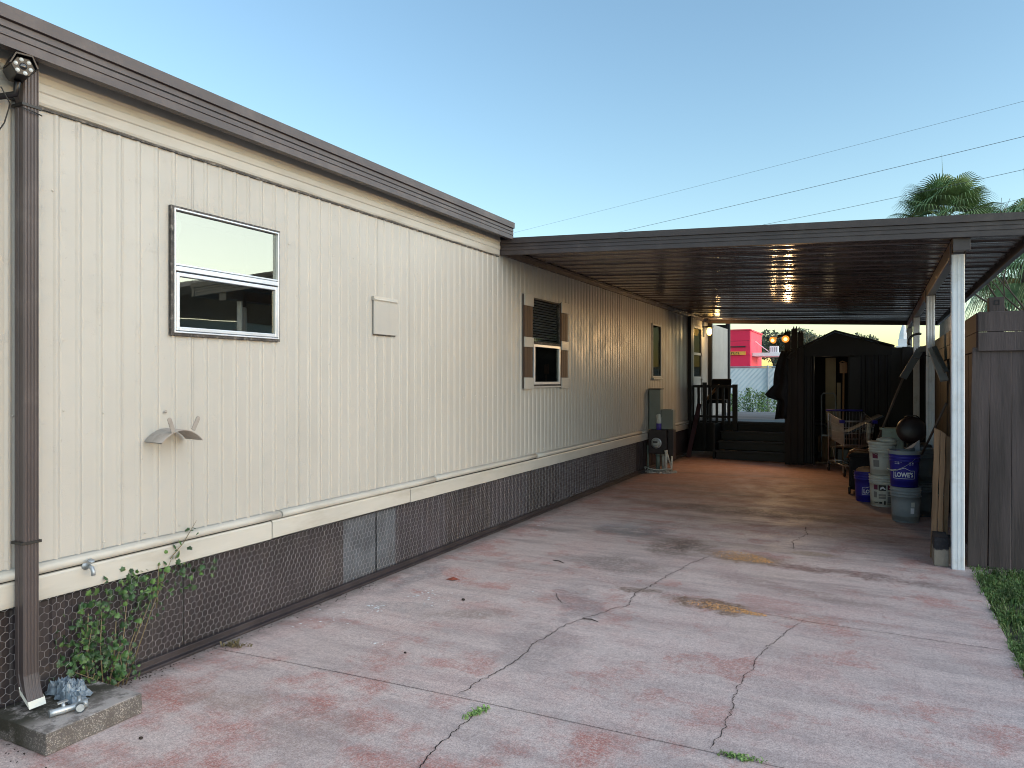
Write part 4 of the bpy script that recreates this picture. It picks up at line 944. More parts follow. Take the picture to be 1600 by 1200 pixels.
for (za, zb) in ((1.345, 1.398), (.745, .790)):
    m = MB(); m.box(.0 + .03, .935, 14.70, 14.745, za, zb); m.build('rail', M_BLACKWOOD, dk, bevel=.004)
m = MB(); m.box(.03, .60, 14.70, 14.745, .60, .645); m.build('rail', M_BLACKWOOD, dk)
for x in (.05, .16, .27, .395, .52, .64, .76):
    m = MB(); m.box(x, x + .048, 14.705, 14.74, .60, 1.345); m.build('baluster', M_BLACKWOOD, dk, bevel=.003)
m = MB(); m.box(.85, .94, 14.68, 14.765, .0 + .50, 1.41); m.build('rail_post', M_BLACKWOOD, dk, bevel=.004)
m = MB(); m.box(.27, .355, 14.66, 14.70, .10, 1.45); m.build('rail_post', M_BLACKWOOD, dk, bevel=.004)
# chair on the deck
t = thing('deck_chair', 'dark cushioned chair with a wooden armrest behind the deck railing', 'chair', (.45, 15.3, .68))
m = MB(); m.box(.26, .66, 15.05, 15.45, 1.02, 1.10); m.build('seat', M_BLACKCLOTH, t, bevel=.02)
m = MB(); m.obox((.48, 15.50, 1.30), (.20, 0, 0), (0, .03, .008), (0, .07, .22)); m.build('backrest', M_BLACKCLOTH, t, bevel=.02)
for x in (.28, .62):
    for y in (15.06, 15.42): m = MB(); m.box(x, x + .035, y, y + .035, .68, 1.02); m.build('leg', M_BLACKWOOD, t)
m = MB(); m.bar((.275, 15.02, 1.10), (.52, 15.14, 1.40), .05, .03, (0, 0, 1)); m.build('armrest', M_WOODH, t, bevel=.005)
# plank leaning at the rail
m = MB(); m.bar((.13, 14.05, .004), (.22, 14.62, 1.02), .085, .03, (1, 0, 0)); tag(m.build('leaning_plank', M_PURPLE, loc=(.13, 14.05, 0), bevel=.004), 'dull maroon plank leaning against the black deck railing', 'plank')

# wall lamp by the door
def lamp_light(kind, name, loc, parent, energy, colr, size=.03, spot=None, aim=None):
    l = bpy.data.lights.new(name, kind); l.energy = energy; l.color = colr; l.shadow_soft_size = size
    o = bpy.data.objects.new(name, l); col.objects.link(o); o.parent = parent
    L = ORG[parent.name]; o.location = Vector(loc) - Vector(L)
    if spot: l.spot_size = R(spot); l.spot_blend = .6
    if aim is not None: o.rotation_euler = (Vector(loc) - Vector(aim)).to_track_quat('Z', 'Y').to_euler()
    return o
t = thing('wall_lamp', 'lit yellow porch lamp on the wall beside the storm door', 'lamp', (.05, 15.95, 2.5))
m = MB(); m.box(.004, .03, 15.90, 16.02, 2.44, 2.66); m.box(.03, .22, 15.88, 16.04, 2.635, 2.665); m.build('bracket', M_BLACKPL, t, bevel=.004)
m = MB(); m.lathe([(.025, .06), (.04, .045), (.056, .0), (.056, -.05), (.036, -.095), (.0001, -.11)], (.145, 15.95, 2.57), 16); m.build('globe', M_BULB, t)
lamp_light('POINT', 'porch_light', (.30, 15.90, 2.50), t, 2.6, (1, .62, .25), .05)

# ------------------------------------------------------------------ shed
sh = thing('garden_shed', 'black ribbed metal shed with gabled roof and open doorway at carport end', 'shed', (2.8, 14.5, 0))
def ribbed(m, xa, xb, y, zfun_lo, zfun_hi, pitch=.10, d=.012, axis='x'):
    x = xa; pts = []
    while x < xb - .01:
        pts += [(x, 0), (x + pitch * .55, 0), (x + pitch * .65, -d), (x + pitch * .9, -d)]; x += pitch
    pts = [p for p in pts if p[0] < xb] + [(xb, 0)]
    o_ = len(m.v)
    for (px, pd) in pts:
        for z in (zfun_lo(px), zfun_hi(px)): m.v.append((px, y + pd, z) if axis == 'x' else (y + pd, px, z))
    for i in range(len(pts) - 1): m.f.append([o_ + 2 * i, o_ + 2 * i + 2, o_ + 2 * i + 3, o_ + 2 * i + 1]); m.mi.append(0); m.sm.append(False)
gz = lambda x: 2.335 - abs(x - 2.745) * .50 if x < 2.745 else 2.335 - (x - 2.745) * .30
m = MB(); ribbed(m, 1.98, 2.40, 13.82, lambda x: .02, lambda x: min(1.93, gz(x) - .03)); m.build('wall_panel', M_SHED, sh, recalc=False)
m = MB(); ribbed(m, 2.96, 3.60, 13.82, lambda x: .02, lambda x: 1.93); m.build('wall_panel', M_SHED, sh, recalc=False)
m = MB(); ribbed(m, 13.82, 16.2, 1.98, lambda x: .02, lambda x: 1.93, axis='y'); ribbed(m, 13.82, 16.2, 3.60, lambda x: .02, lambda x: 2.0, axis='y'); m.build('side_wall', M_SHED, sh, recalc=False)
m = MB(); m.box(1.98, 3.60, 16.18, 16.2, .02, 2.0); m.build('back_wall', M_SHED, sh)
m = MB(); m.add([(1.93, 13.79, 1.925), (3.62, 13.79, 1.925), (3.62, 13.79, 2.06), (2.745, 13.79, 2.325), (1.93, 13.79, 1.93)], [(0, 1, 2, 3, 4)]); m.add([(1.93, 13.81, 1.925), (3.62, 13.81, 1.925), (3.62, 13.81, 2.06), (2.745, 13.81, 2.325), (1.93, 13.81, 1.93)], [(0, 1, 2, 3, 4)]); m.build('gable', M_SHED, sh, recalc=False)
m = MB()
for (a, b) in (((1.90, 1.925), (2.745, 2.345)), ((2.745, 2.345), (3.66, 2.065))):
    m.add([(a[0], 13.70, a[1]), (b[0], 13.70, b[1]), (b[0], 16.3, b[1]), (a[0], 16.3, a[1]), (a[0], 13.70, a[1] + .025), (b[0], 13.70, b[1] + .025), (b[0], 16.3, b[1] + .025), (a[0], 16.3, a[1] + .025)],
          [(3, 2, 1, 0), (4, 5, 6, 7), (0, 1, 5, 4), (1, 2, 6, 5), (2, 3, 7, 6), (3, 0, 4, 7)])
m.build('roof', M_SHED, sh)
m = MB(); m.box(2.385, 2.41, 13.79, 13.83, .0, 1.93); m.box(2.945, 2.97, 13.79, 13.83, 0, 1.93); m.box(2.385, 2.97, 13.785, 13.83, 1.91, 1.94); m.build('door_frame', M_SHED, sh)
m = MB(); m.box(2.97, 3.14, 13.770, 13.812, .04, 1.90); m.build('door_leaf', M_BLACKWOOD, sh, bevel=.004)
m = MB(); m.box(2.52, 2.70, 15.0, 15.02, .0, 1.92); m.box(2.735, 2.80, 14.6, 14.62, .6, 1.45); m.build('inner_panel', M_CREAM, sh)
m = MB(); m.box(2.41, 2.95, 14.1, 16.1, .0, .03); m.box(2.42, 2.60, 14.5, 15.2, .03, .45); m.build('shed_floor', M_RAWWOOD, sh)
lamp_light('POINT', 'shed_inside_light', (2.55, 14.25, 1.75), sh, .10, (1, .75, .45), .08)
t = thing('shovel', 'long wooden handled tool standing in the open shed doorway', 'tool', (2.86, 13.95, 0))
m = MB(); m.tube([(2.86, 13.95, .05), (2.875, 13.97, 1.62)], .016, 8); m.build('handle', M_WOODH, t)
m = MB(); m.tube([(2.80, 13.97, 1.80), (2.85, 13.97, 1.83), (2.93, 13.97, 1.80)], .012, 8); m.box(2.81, 2.93, 13.965, 13.985, 1.62, 1.80); m.build('grip', M_WOODH, t)
m = MB(); m.box(2.78, 2.94, 13.94, 13.955, .03, .28); m.build('blade', M_DKGREYPL, t)
t = thing('hand_truck', 'grey tubular hand truck frame standing inside the shed doorway', 'hand truck', (2.62, 14.2, 0))
m = MB(); m.tube([(2.50, 14.2, .10), (2.50, 14.2, 1.22), (2.53, 14.2, 1.26), (2.70, 14.2, 1.26), (2.73, 14.2, 1.22), (2.73, 14.2, .10)], .014, 8); m.bar((2.5, 14.2, .5), (2.73, 14.2, .5), .03, .01, (0, 0, 1)); m.build('frame', M_GALV, t)
for x in (2.46, 2.77): m = MB(); m.lathe([(.001, -.02), (.10, -.02), (.10, .02), (.001, .02)], (x, 14.22, .10), 14, Matrix.Rotation(R(90), 3, 'Y')); m.build('wheel', M_BLACKPL, t)
t = thing('wooden_screen', 'dark upright boards with ragged tops carrying the two floodlights beside shed', 'wooden screen', (2.07, 13.7, 0))
for i, (xa, w, top) in enumerate(((1.930, .10, 2.385), (2.035, .105, 2.43), (2.145, .09, 2.36))):
    m = MB(); yv = 13.66 + i * .035; n = 7
    tp = [(xa + w * q / n, top + (.035 * math.sin(q * 2.1 + i * 2) if 0 < q < n else -.03)) for q in range(n + 1)]
    poly = [(xa, .0), (xa + w, .0)] + list(reversed(tp)); k_ = len(poly)
    m.add([(a, yv, b) for a, b in poly] + [(a, yv + .03, b) for a, b in poly], [tuple(range(k_)), tuple(range(2 * k_ - 1, k_ - 1, -1))] + [(q, (q + 1) % k_, k_ + (q + 1) % k_, k_ + q) for q in range(k_)])
    m.build('board', M_SCREEN, t)
m = MB(); m.tube([(1.98, 13.60, 1.98 + .02), (2.06, 13.585, 2.05), (2.10, 13.60, 2.01), (2.03, 13.59, 1.95), (1.98, 13.59, 1.90), (2.05, 13.59, 1.86), (2.10, 13.60, 1.91)], .012, 6); m.build('curled_hook', M_BLACKPL, t)
t = thing('floodlight', 'twin lit floodlight bulbs mounted on the boards beside the shed', 'floodlight', (1.93, 13.6, 2.28))
m = MB(); m.lathe([(.001, .02), (.045, .015), (.05, 0), (.05, -.02)], (1.955, 13.655, 2.30), 12, Matrix.Rotation(R(90), 3, 'X')); m.tube([(1.93, 13.63, 2.30), (1.82, 13.66, 2.285)], .016, 8); m.build('base', M_BLACKPL, t)
for (cx_, cy_, czz, dv) in ((1.742, 13.62, 2.215, Vector((-.45, -1, -.45))), (1.955, 13.56, 2.225, Vector((.12, -1, -.30)))):
    dv.normalize(); s1 = dv.cross(Vector((0, 0, 1))).normalized(); u1 = s1.cross(dv); Md = Matrix((s1, u1, dv)).transposed(); c0 = Vector((cx_, cy_, czz))
    m = MB(); m.lathe([(.018, -.11), (.022, -.07), (.045, -.03), (.060, .0), (.062, .012)], c0, 18, Md); hd = m.build('lamp_head', M_BULBR, t)
    m = MB(); m.lathe([(.058, .010), (.035, .016), (.0001, .020)], c0, 18, Md); m.build('face', M_BULBR, hd)
    m = MB(); m.ball(c0 + dv * .022, .030, 12, 8); m.build('bulb', M_BULB, hd)
    m = MB(); m.tube([c0 - dv * .11, Vector((1.94, 13.63, 2.30))], .012, 6); m.build('arm', M_BLACKPL, hd)
    lamp_light('SPOT', 'flood_beam', c0 + dv * .075, t, 11.5, (1, .60, .28), .035, 125, c0 + dv + Vector((-.22, 0, -.22)))
# dark cloth hanging from the screen's left edge
m = MB(); n_, q_ = 14, 22
for j in range(q_ + 1):
    s_ = j / q_; z = 2.02 - 1.20 * s_
    lx = 1.94 - (.06 + .10 * math.sin(math.pi * min(1, s_ * 1.15)) * 1.1 + (.17 * max(0, 1 - abs(s_ - .64) / .14)) + .05 * s_); rx = 1.985
    if s_ > .70: lx = 1.82 - .05 * (s_ - .70) / .30
    for i in range(n_ + 1):
        u_ = i / n_; x = lx + (rx - lx) * u_; y = 13.66 - .035 * math.sin(u_ * 9 + s_ * 2) * (.4 + s_) - .02
        m.v.append((x, y, z - .10 * (1 - u_) * s_ * .2))
m.f = [[j * (n_ + 1) + i, j * (n_ + 1) + i + 1, (j + 1) * (n_ + 1) + i + 1, (j + 1) * (n_ + 1) + i] for j in range(q_) for i in range(n_)]; m.mi = [0] * len(m.f); m.sm = [True] * len(m.f)
o = m.build('hanging_cloth', M_BLACKCLOTH, loc=(1.9, 13.64, .8), recalc=False); sm_ = o.modifiers.new('thick', 'SOLIDIFY'); sm_.thickness = .006
tag(o, 'black cloth with flared edge hanging at the left of the shed', 'cloth')
t = thing('dark_panel_fence', 'low black boards between the shed and the carport posts', 'fence', (3.8, 13.9, 0))
x = 3.56; i = 0
while x < 4.08: m = MB(); m.box(x, x + .118, 13.835 + .022 * (i % 2), 13.855 + .022 * (i % 2), 0, 2.06 + U(-.01, .01)); m.build('board', M_BLACKWOOD, t); x += .108; i += 1

# ------------------------------------------------------------------ shopping cart
ct = thing('shopping_cart', 'wire shopping cart with blue handle and corner caps in front of shed', 'shopping cart', (3.02, 12.75, 0), rot=R(16), local=True)
# local axes: -y is the front, x right
def W(m, pts, r=.004, n=5): m.tube(pts, r, n)
bt = {'fl': (-.235, -.44, .86), 'fr': (.235, -.44, .86), 'rl': (-.28, .36, .98), 'rr': (.28, .36, .98)}
bb = {'fl': (-.19, -.40, .50), 'fr': (.19, -.40, .50), 'rl': (-.24, .32, .40), 'rr': (.24, .32, .40)}
def lp(a, b, t_): return tuple(Vector(a).lerp(Vector(b), t_))
m = MB()
W(m, [bt['rl'], bt['fl'], bt['fr'], bt['rr']], .007, 6); W(m, [bb['rl'], bb['fl'], bb['fr'], bb['rr'], bb['rl']], .005, 6)
for (a, b) in (('rl', 'fl'), ('fl', 'fr'), ('fr', 'rr'), ('rr', 'rl')):
    n = 15 if a[1] == b[1] else 11
    for i in range(n + 1):
        W(m, [lp(bt[a], bt[b], i / n), lp(bb[a], bb[b], i / n)], .0024, 4)
    for tq in (.25, .5, .75): W(m, [lp(bt[a], bb[a], tq), lp(bt[b], bb[b], tq)], .0030, 4)
for i in range(12): W(m, [lp(bb['fl'], bb['fr'], i / 11), lp(bb['rl'], bb['rr'], i / 11)], .0024, 4)
o = m.build('basket', M_STEEL, ct, recalc=False)
m = MB(); W(m, [(-.28, .40, 1.0), (.28, .40, 1.0)], .016, 8); m.build('handle', M_BLUEPL, ct)
m = MB()
for (x, y) in ((-.235, -.44), (.235, -.44)): m.box(x - .035, x + .035, y - .02, y + .05, .835, .885)
m.build('corner_cap', M_BLUEPL, ct, bevel=.006)
m = MB(); W(m, [(-.26, .36, .98), (-.24, .40, .55), (-.235, .42, .13)], .010, 6); W(m, [(.26, .36, .98), (.24, .40, .55), (.235, .42, .13)], .010, 6)
W(m, [(-.235, .42, .17), (-.19, -.40, .17), (.19, -.40, .17), (.235, .42, .17)], .010, 6); W(m, [(-.235, .42, .17), (.235, .42, .17)], .010, 6)
for i in range(6): W(m, [(-.19 + .076 * i, -.40, .17), (-.225 + .09 * i, .42, .17)], .003, 4)
W(m, [(-.2, .30, .40), (-.2, .10, .17)], .008, 6); W(m, [(.2, .30, .40), (.2, .10, .17)], .008, 6)
m.build('chassis', M_STEEL, ct, recalc=False)
for (x, y) in ((-.19, -.39), (.19, -.39), (-.235, .42), (.235, .42)):
    m = MB(); m.lathe([(.001, -.014), (.055, -.014), (.062, -.006), (.062, .006), (.055, .014), (.001, .014)], (x, y, .063), 14, Matrix.Rotation(R(90), 3, 'Y')); wl = m.build('wheel', M_BLACKPL, ct)
    m = MB(); m.box(x - .022, x - .016, y - .02, y + .02, .06, .16); m.box(x + .016, x + .022, y - .02, y + .02, .06, .16); m.build('fork', M_STEEL, wl)
def in_cart(name, mt, label, cat, mk):
    m = MB(); mk(m); o = m.build(name, mt, loc=(0, 0, 0)); o.location = (3.02, 12.75, 0); o.rotation_euler = (0, 0, R(16)); return tag(o, label, cat)
in_cart('slate_panel', M_SLATE, 'slate grey flat panel sticking out of the shopping cart to the right', 'panel', lambda m: m.obox((.12, -.16, .80), (.27, -.02, .15), (.02, .20, .0), (-.008, 0, .012)))
in_cart('pale_sheet', M_PALEBOARD, 'pale grey sheet standing at left side inside the shopping cart', 'panel', lambda m: m.obox((-.205, -.05, .70), (.005, 0, .0), (-.02, .30, .03), (-.01, 0, .20)))
in_cart('white_tube', M_WHITEPL, 'short white tube upright in the front right cart corner', 'tube', lambda m: m.tube([(.16, -.36, .53), (.17, -.36, .84)], .032, 10))

# ------------------------------------------------------------------ black bag on wheels, crate, box, drum
t = thing('wheeled_bag', 'black wheeled cooler bag with brown strap between cart and buckets', 'bag', (3.22, 10.75, 0))
m = MB(); m.box(3.06, 3.36, 10.55, 10.95, .05, .50); m.build('body', M_BLACKCLOTH, t, bevel=.05)
m = MB(); m.box(3.05, 3.37, 10.54, 10.96, .49, .55); m.build('lid', M_BLACKCLOTH, t, bevel=.025)
m = MB(); m.tube([(3.05, 10.60, .48), (3.08, 10.53, .56), (3.16, 10.52, .60), (3.25, 10.53, .58), (3.34, 10.55, .62), (3.40, 10.60, .66)], .018, 8); m.build('strap', M_LEATHER, t)
for x in (3.07, 3.35): m = MB(); m.lathe([(.001, -.015), (.05, -.015), (.05, .015), (.001, .015)], (x, 10.56, .05), 12, Matrix.Rotation(R(90), 3, 'Y')); m.build('wheel', M_BLACKPL, t)
t = thing('dark_crate', 'dark slatted crate under the pale green box behind the buckets', 'crate', (3.62, 10.6, 0))
m = MB(); m.box(3.42, 3.86, 10.42, 10.86, .0, .60); m.build('body', M_BLACKWOOD, t, bevel=.004)
for k in range(4): m = MB(); m.box(3.41, 3.87, 10.405, 10.42, .03 + .15 * k, .15 + .15 * k); m.build('slat', M_BLACKWOOD, t)
t = thing('green_box', 'pale green metal box resting on the dark crate', 'box', (3.56, 10.55, .60))
m = MB(); m.box(3.452, 3.70, 10.46, 10.70, .602, .865); m.build('body', M_MINT, t, bevel=.005)
m = MB(); m.box(3.425, 3.71, 10.45, 10.71, .866, .886); m.tube([(3.54, 10.447, .855), (3.58, 10.44, .845), (3.62, 10.447, .855)], .006, 6); m.build('lid', M_MINT, t, bevel=.003)
t = thing('round_tub', 'dark brown round tub standing on edge above the grey buckets', 'tub', (3.77, 10.0, .70))
Mt = Matrix.Rotation(R(78), 3, 'X') @ Matrix.Rotation(R(0), 3, 'Y')
m = MB(); m.lathe([(.001, .06), (.10, .055), (.145, .03), (.160, -.02), (.168, -.03), (.160, -.035), (.15, -.03)], (3.772, 10.06, .900), 26, Mt); m.build('shell', M_DKRED, t)
m = MB(); m.tube([(3.70, 10.02, 1.05), (3.74, 9.99, 1.075), (3.82, 9.99, 1.072), (3.86, 10.02, 1.04)], .008, 6); m.build('handle', M_BLACKPL, t)
m = MB(); m.box(3.72, 3.98, 9.92, 10.30, .0, .735); tag(m.build('storage_bin', M_BLACKPL, loc=(3.85, 10.1, 0), bevel=.02), 'black storage bin under the dark round tub', 'bin')

# ------------------------------------------------------------------ buckets
BUCK = [(.0001, 0), (.124, 0), (.130, .006), (.138, .20), (.142, .27), (.150, .272), (.150, .279), (.143, .282), (.144, .300), (.152, .302), (.152, .309), (.145, .312), (.146, .330), (.153, .333), (.153, .340), (.147, .343), (.148, .362), (.153, .365), (.153, .372), (.146, .374), (.142, .36), (.131, .02), (.0001, .014)]
def rad(z): return .130 + (.142 - .130) * min(z, .27) / .27
def wrap(m, segs, c, fac, z0, r_off=.0012, zs=1.0):
    pass
def decal(parent, name, mt, c, th0, th1, za, zb, off=.0012, n=8):
    """a printed patch lying on the bucket's curved side; angles from the face towards -y"""
    m = MB()
    for i in range(n + 1):
        a = R(th0 + (th1 - th0) * i / n) - math.pi / 2
        for z in (za, zb): r_ = rad(z) + off; m.v.append((c[0] + r_ * math.cos(a), c[1] + r_ * math.sin(a), c[2] + z))
    m.f = [[2 * i, 2 * i + 2, 2 * i + 3, 2 * i + 1] for i in range(n)]; m.mi = [0] * n; m.sm = [True] * n
    return m.build(name, mt, parent, recalc=False)
def text_mesh(txt, size, offset=.0):
    cu = bpy.data.curves.new('lettering', 'FONT'); cu.body = txt; cu.size = size; cu.offset = offset; cu.align_x = 'CENTER'; cu.resolution_u = 2
    o = bpy.data.objects.new('lettering', cu); col.objects.link(o); bpy.context.view_layer.update()
    me = bpy.data.meshes.new_from_object(o.evaluated_get(bpy.context.evaluated_depsgraph_get())); bpy.data.objects.remove(o); bpy.data.curves.remove(cu)
    vs = [tuple(v.co) for v in me.vertices]; fs = [tuple(p.vertices) for p in me.polygons]; bpy.data.meshes.remove(me); return vs, fs
def logo(parent, c, th, zc, width, text='LOWE\'S'):
    m = MB(); vs, fs = text_mesh(text, .062, .0022)
    w = max(v[0] for v in vs) - min(v[0] for v in vs); k = width * .86 / w
    def put(x, z, off=.0016): r_ = rad(z) + off; a = R(th) - math.pi / 2 + x / r_; return (c[0] + r_ * math.cos(a), c[1] + r_ * math.sin(a), c[2] + z)
    m.add([put(v[0] * k, zc + (v[1] - .022) * 1.08) for v in vs], fs)
    h2, w2 = .042, width / 2
    out = [(-w2, -h2), (w2, -h2), (w2, h2), (w2 * .62, h2), (w2 * .06, h2 + .030), (-w2 * .62, h2 - .0), (-w2, h2)]
    for i in range(len(out)):
        a, b = Vector(out[i]), Vector(out[(i + 1) % len(out)]); d = (b - a).normalized(); nn = Vector((-d.y, d.x)) * .0022; n = 8
        for q in range(n):
            p0, p1 = a.lerp(b, q / n), a.lerp(b, (q + 1) / n)
            m.add([put(p0.x - nn.x, zc + p0.y - nn.y), put(p1.x - nn.x, zc + p1.y - nn.y), put(p1.x + nn.x, zc + p1.y + nn.y), put(p0.x + nn.x, zc + p0.y + nn.y)], [(0, 1, 2, 3)])
    return m.build('printed_logo', M_WHITEPR, parent, recalc=False)
def bucket(label, c, mt, group='plastic buckets piled by the post', handle=None, invert=False):
    b = thing('bucket', label, 'bucket', c, group)
    m = MB(); m.lathe(BUCK, c, 36); body = m.build('body', mt, b)
    m = MB(); pts = []
    if handle is not None:
        th, drop = handle
        for i in range(17):
            a = R(th - 90 + 180 * i / 16) - math.pi / 2; sg = math.sin(math.pi * i / 16)
            r_ = .156 + .018 * sg - (.010 * sg)
            pts.append((c[0] + r_ * math.cos(a), c[1] + r_ * math.sin(a), c[2] + .305 - drop * sg))
        m.tube(pts, .0022, 6); m.build('handle_wire', M_STEEL, b)
        m = MB(); m.tube(pts[6:11], .007, 8); m.build('handle_grip', M_WHITEPL, b)
    return b
GC = (3.668, 8.80, .0)
gb = bucket('grey bucket standing on the floor under the blue bucket', GC, M_GREYPL)
decal(gb, 'scuffed_label', M_WHITEPR, GC, 18, 34, .10, .16); decal(gb, 'scuffed_label', M_WHITEPL, GC, 20, 36, .17, .22)
BC = (3.655, 8.79, .375)
bb_ = bucket("blue LOWE'S bucket with white lettering stacked on the grey bucket", BC, M_BLUEPL, handle=(-52, .13))
logo(bb_, BC, -4, .135, .215)
m = MB(); m.lathe([(.155, .345), (.158, .352), (.158, .380), (.150, .386), (.142, .384), (.142, .375)], BC, 36); m.build('rim', M_GREYPL, bb_)
for (t0, z, segs) in ((-40, .262, 7), (-40, .245, 6), (16, .268, 5), (16, .250, 6), (18, .236, 4)):
    for q in range(segs):
        if q % 3 == 2: continue
        decal(bb_, 'small_lettering', M_WHITEPR, BC, t0 + q * 4.2, t0 + q * 4.2 + 2.2 + (q % 2), z, z + .010, n=2)
m = MB(); m.lathe([(.0001, .300), (.138, .300)], BC, 24); m.build('contents', M_DKGREYPL, bb_)
m = MB(); m.add([(3.66, 8.72, .70), (3.80, 8.80, .70), (3.80, 8.84, .87), (3.66, 8.86, .76), (3.66, 8.73, .70), (3.80, 8.81, .70), (3.80, 8.85, .87), (3.66, 8.87, .76)], [(0, 1, 2, 3), (7, 6, 5, 4), (0, 4, 5, 1), (1, 5, 6, 2), (2, 6, 7, 3), (3, 7, 4, 0)])
t = m.build('dustpan', M_PALEBOARD, loc=(3.73, 8.8, .70)); tag(t, 'grey dustpan standing in the top of the blue bucket', 'dustpan')
m = MB(); m.tube([(3.56, 8.70, .745), (3.66, 8.70, .765), (3.75, 8.71, .775)], [.010, .012, .022], 8); tag(m.build('brush_handle', M_DKGREYPL, loc=(3.66, 8.7, .75)), 'dark grey tool handle lying across the blue bucket rim', 'tool')
W1 = (3.455, 9.75, .0)
wb = bucket('white bucket with maroon and black label at bottom of the white stack', W1, M_WHITEPL)
for (a, b, za, zb, mt) in ((-42, -22, .205, .262, M_MAROON), (22, 58, .205, .262, M_MAROON), (-18, 14, .195, .262, M_BLACKPR), (-42, -26, .11, .18, M_GREYPR), (-18, 14, .10, .125, M_GREYPR), (-18, 14, .13, .155, M_GREYPR), (22, 58, .05, .125, M_GREYPR), (22, 58, .135, .155, M_GREYPR), (22, 58, .165, .180, M_GREYPR), (-16, -2, .040, .062, M_BLACKPR), (6, 14, .03, .075, M_BLACKPR), (-44, -20, .048, .054, M_BLACKPR), (20, 60, .036, .044, M_BLACKPR)):
    decal(wb, 'label_print', mt, W1, a, b, za, zb)
m = MB(); 
for (a, z, r_) in ((-6, .226, .010), (0, .232, .013), (5, .224, .009), (9, .216, .008), (-9, .214, .008)):
    th = R(a) - math.pi / 2; rr = rad(z) + .0022
    m.add([(W1[0] + rr * math.cos(th + r_ * 9 * math.cos(q)), W1[1] + rr * math.sin(th + r_ * 9 * math.cos(q)), z + r_ * math.sin(q)) for q in [k_ * 1.047 for k_ in range(6)]], [tuple(range(6))])
m.build('label_emblem', M_WHITEPR, wb, recalc=False)
W2 = (3.452, 9.745, .375)
wb2 = bucket('white lidded bucket on top of the white stack with cloth on it', W2, M_WHITEPL, handle=(20, .08))
m = MB(); m.lathe([(.0001, .392), (.130, .392), (.148, .398), (.160, .392), (.160, .365), (.154, .362)], W2, 36); m.build('lid', M_WHITEPL, wb2)
decal(wb2, 'label_print', M_MAROON, W2, -48, -20, .20, .26); decal(wb2, 'label_print', M_BLACKPR, W2, 28, 46, .20, .29); decal(wb2, 'label_print', M_WHITEPR, W2, 31, 36, .215, .275, off=.002); decal(wb2, 'label_print', M_GREYPR, W2, -44, -14, .10, .18)
m = MB(); o_ = 0; m.ball((3.50, 9.72, .785), .085, 16, 8, (1.35, .9, .45))
for i in range(len(m.v)): v = Vector(m.v[i]); c0 = Vector((3.5, 9.72, .785)); v = c0 + (v - c0) * (1 + .4 * mnoise.noise(v * 22)); v.z = max(.769, v.z); m.v[i] = tuple(v)
tag(m.build('white_rag', M_WHITEPL, loc=(3.5, 9.72, .767)), 'crumpled white rag lying on the white bucket lid', 'rag')
B2 = (3.285, 10.05, 0)
b2_ = bucket("blue LOWE'S bucket on the floor half hidden left of white stack", B2, M_BLUEPL); logo(b2_, B2, 22, .135, .215)
m = MB(); m.ball((3.285, 10.05, .37), .12, 14, 7, (1, 1, .5))
for i in range(len(m.v)): v = Vector(m.v[i]); c0 = Vector((3.285, 10.05, .37)); m.v[i] = tuple(c0 + (v - c0) * (1 + .35 * mnoise.noise(v * 20)))
tag(m.build('tan_rag', M_RAWWOOD, loc=(3.285, 10.05, .35)), 'tan rag heaped in the blue bucket behind the white stack', 'rag')
G2 = (3.815, 9.26, 0); bucket('lower slate grey bucket of the tall pair behind the blue bucket', G2, M_DKGREYPL)
G3 = (3.822, 9.262, .375); bucket('upper slate grey bucket of the tall pair behind the blue bucket', G3, M_DKGREYPL)
G4 = (3.955, 9.60, 0); bucket('slate grey bucket beside the second white post', G4, M_DKGREYPL, handle=(40, .1))
m = MB(); m.box(3.45, 3.60, 8.98, 9.02, .004, .006)

# leaning poles and boards
t = thing('leaning_squeegee', 'long pole with wide dark blade leaning against the second post', 'tool', (3.40, 10.45, .6))
m = MB(); m.tube([(3.36, 10.55, .60), (3.70, 10.45, 1.553)], .014, 8); m.build('pole', M_POLE, t)
m = MB(); m.bar((3.69, 10.45, 1.53), (3.875, 10.3, 1.885), .085, .02, (1, 0, 0)); m.bar((3.86, 10.3, 1.875), (3.96, 10.2, 1.905), .07, .02, (0, 0, 1)); m.build('blade', M_DKGREYPL, t, bevel=.004)
m = MB(); m.tube([(3.83, 9.02, .70), (4.03, 8.62, 1.27)], .012, 8); tag(m.build('broom_stick', M_POLE, loc=(3.83, 9.02, .7)), 'thin brown stick leaning across the second white post above buckets', 'stick')
m = MB(); m.bar((3.975, 9.94, 1.89), (4.085, 9.62, 1.50), .085, .03, (1, 0, 0)); tag(m.build('grey_board', M_PALEBOARD, loc=(4.02, 9.8, 1.5), bevel=.003), 'grey board sloping down right behind the second white post', 'board')
m = MB(); m.bar((4.0, 9.90, 1.90), (4.10, 9.58, 1.60), .05, .02, (1, 0, 0)); tag(m.build('dark_batten', M_DKGREYPL, loc=(4.05, 9.7, 1.6), bevel=.003), 'dark batten lying along the sloping grey board by the post', 'board')
m = MB(); m.tube([(3.918, 10.03, 1.80), (3.97, 10.025, 1.79), (4.03, 10.03, 1.81), (3.972, 10.14, 1.80), (3.918, 10.03, 1.80)], .004, 6); m.tube([(3.92, 10.03, 1.80), (3.85, 10.1, 1.76), (3.80, 10.15, 1.78)], .004, 6); tag(m.build('wire_tie', M_CABLE, loc=(3.97, 10.03, 1.8)), 'black wire tie wound round the second white post', 'wire')
m = MB(); m.tube([(3.90 + .12 * math.cos(R(a)), 11.2, 2.02 + .11 * math.sin(R(a))) for a in range(75, 215, 14)], .016, 8); tag(m.build('hose_loop', M_BLACKPL, loc=(3.9, 11.2, 1.9)), 'dark hose loop hanging from the beam behind the second post', 'hose')

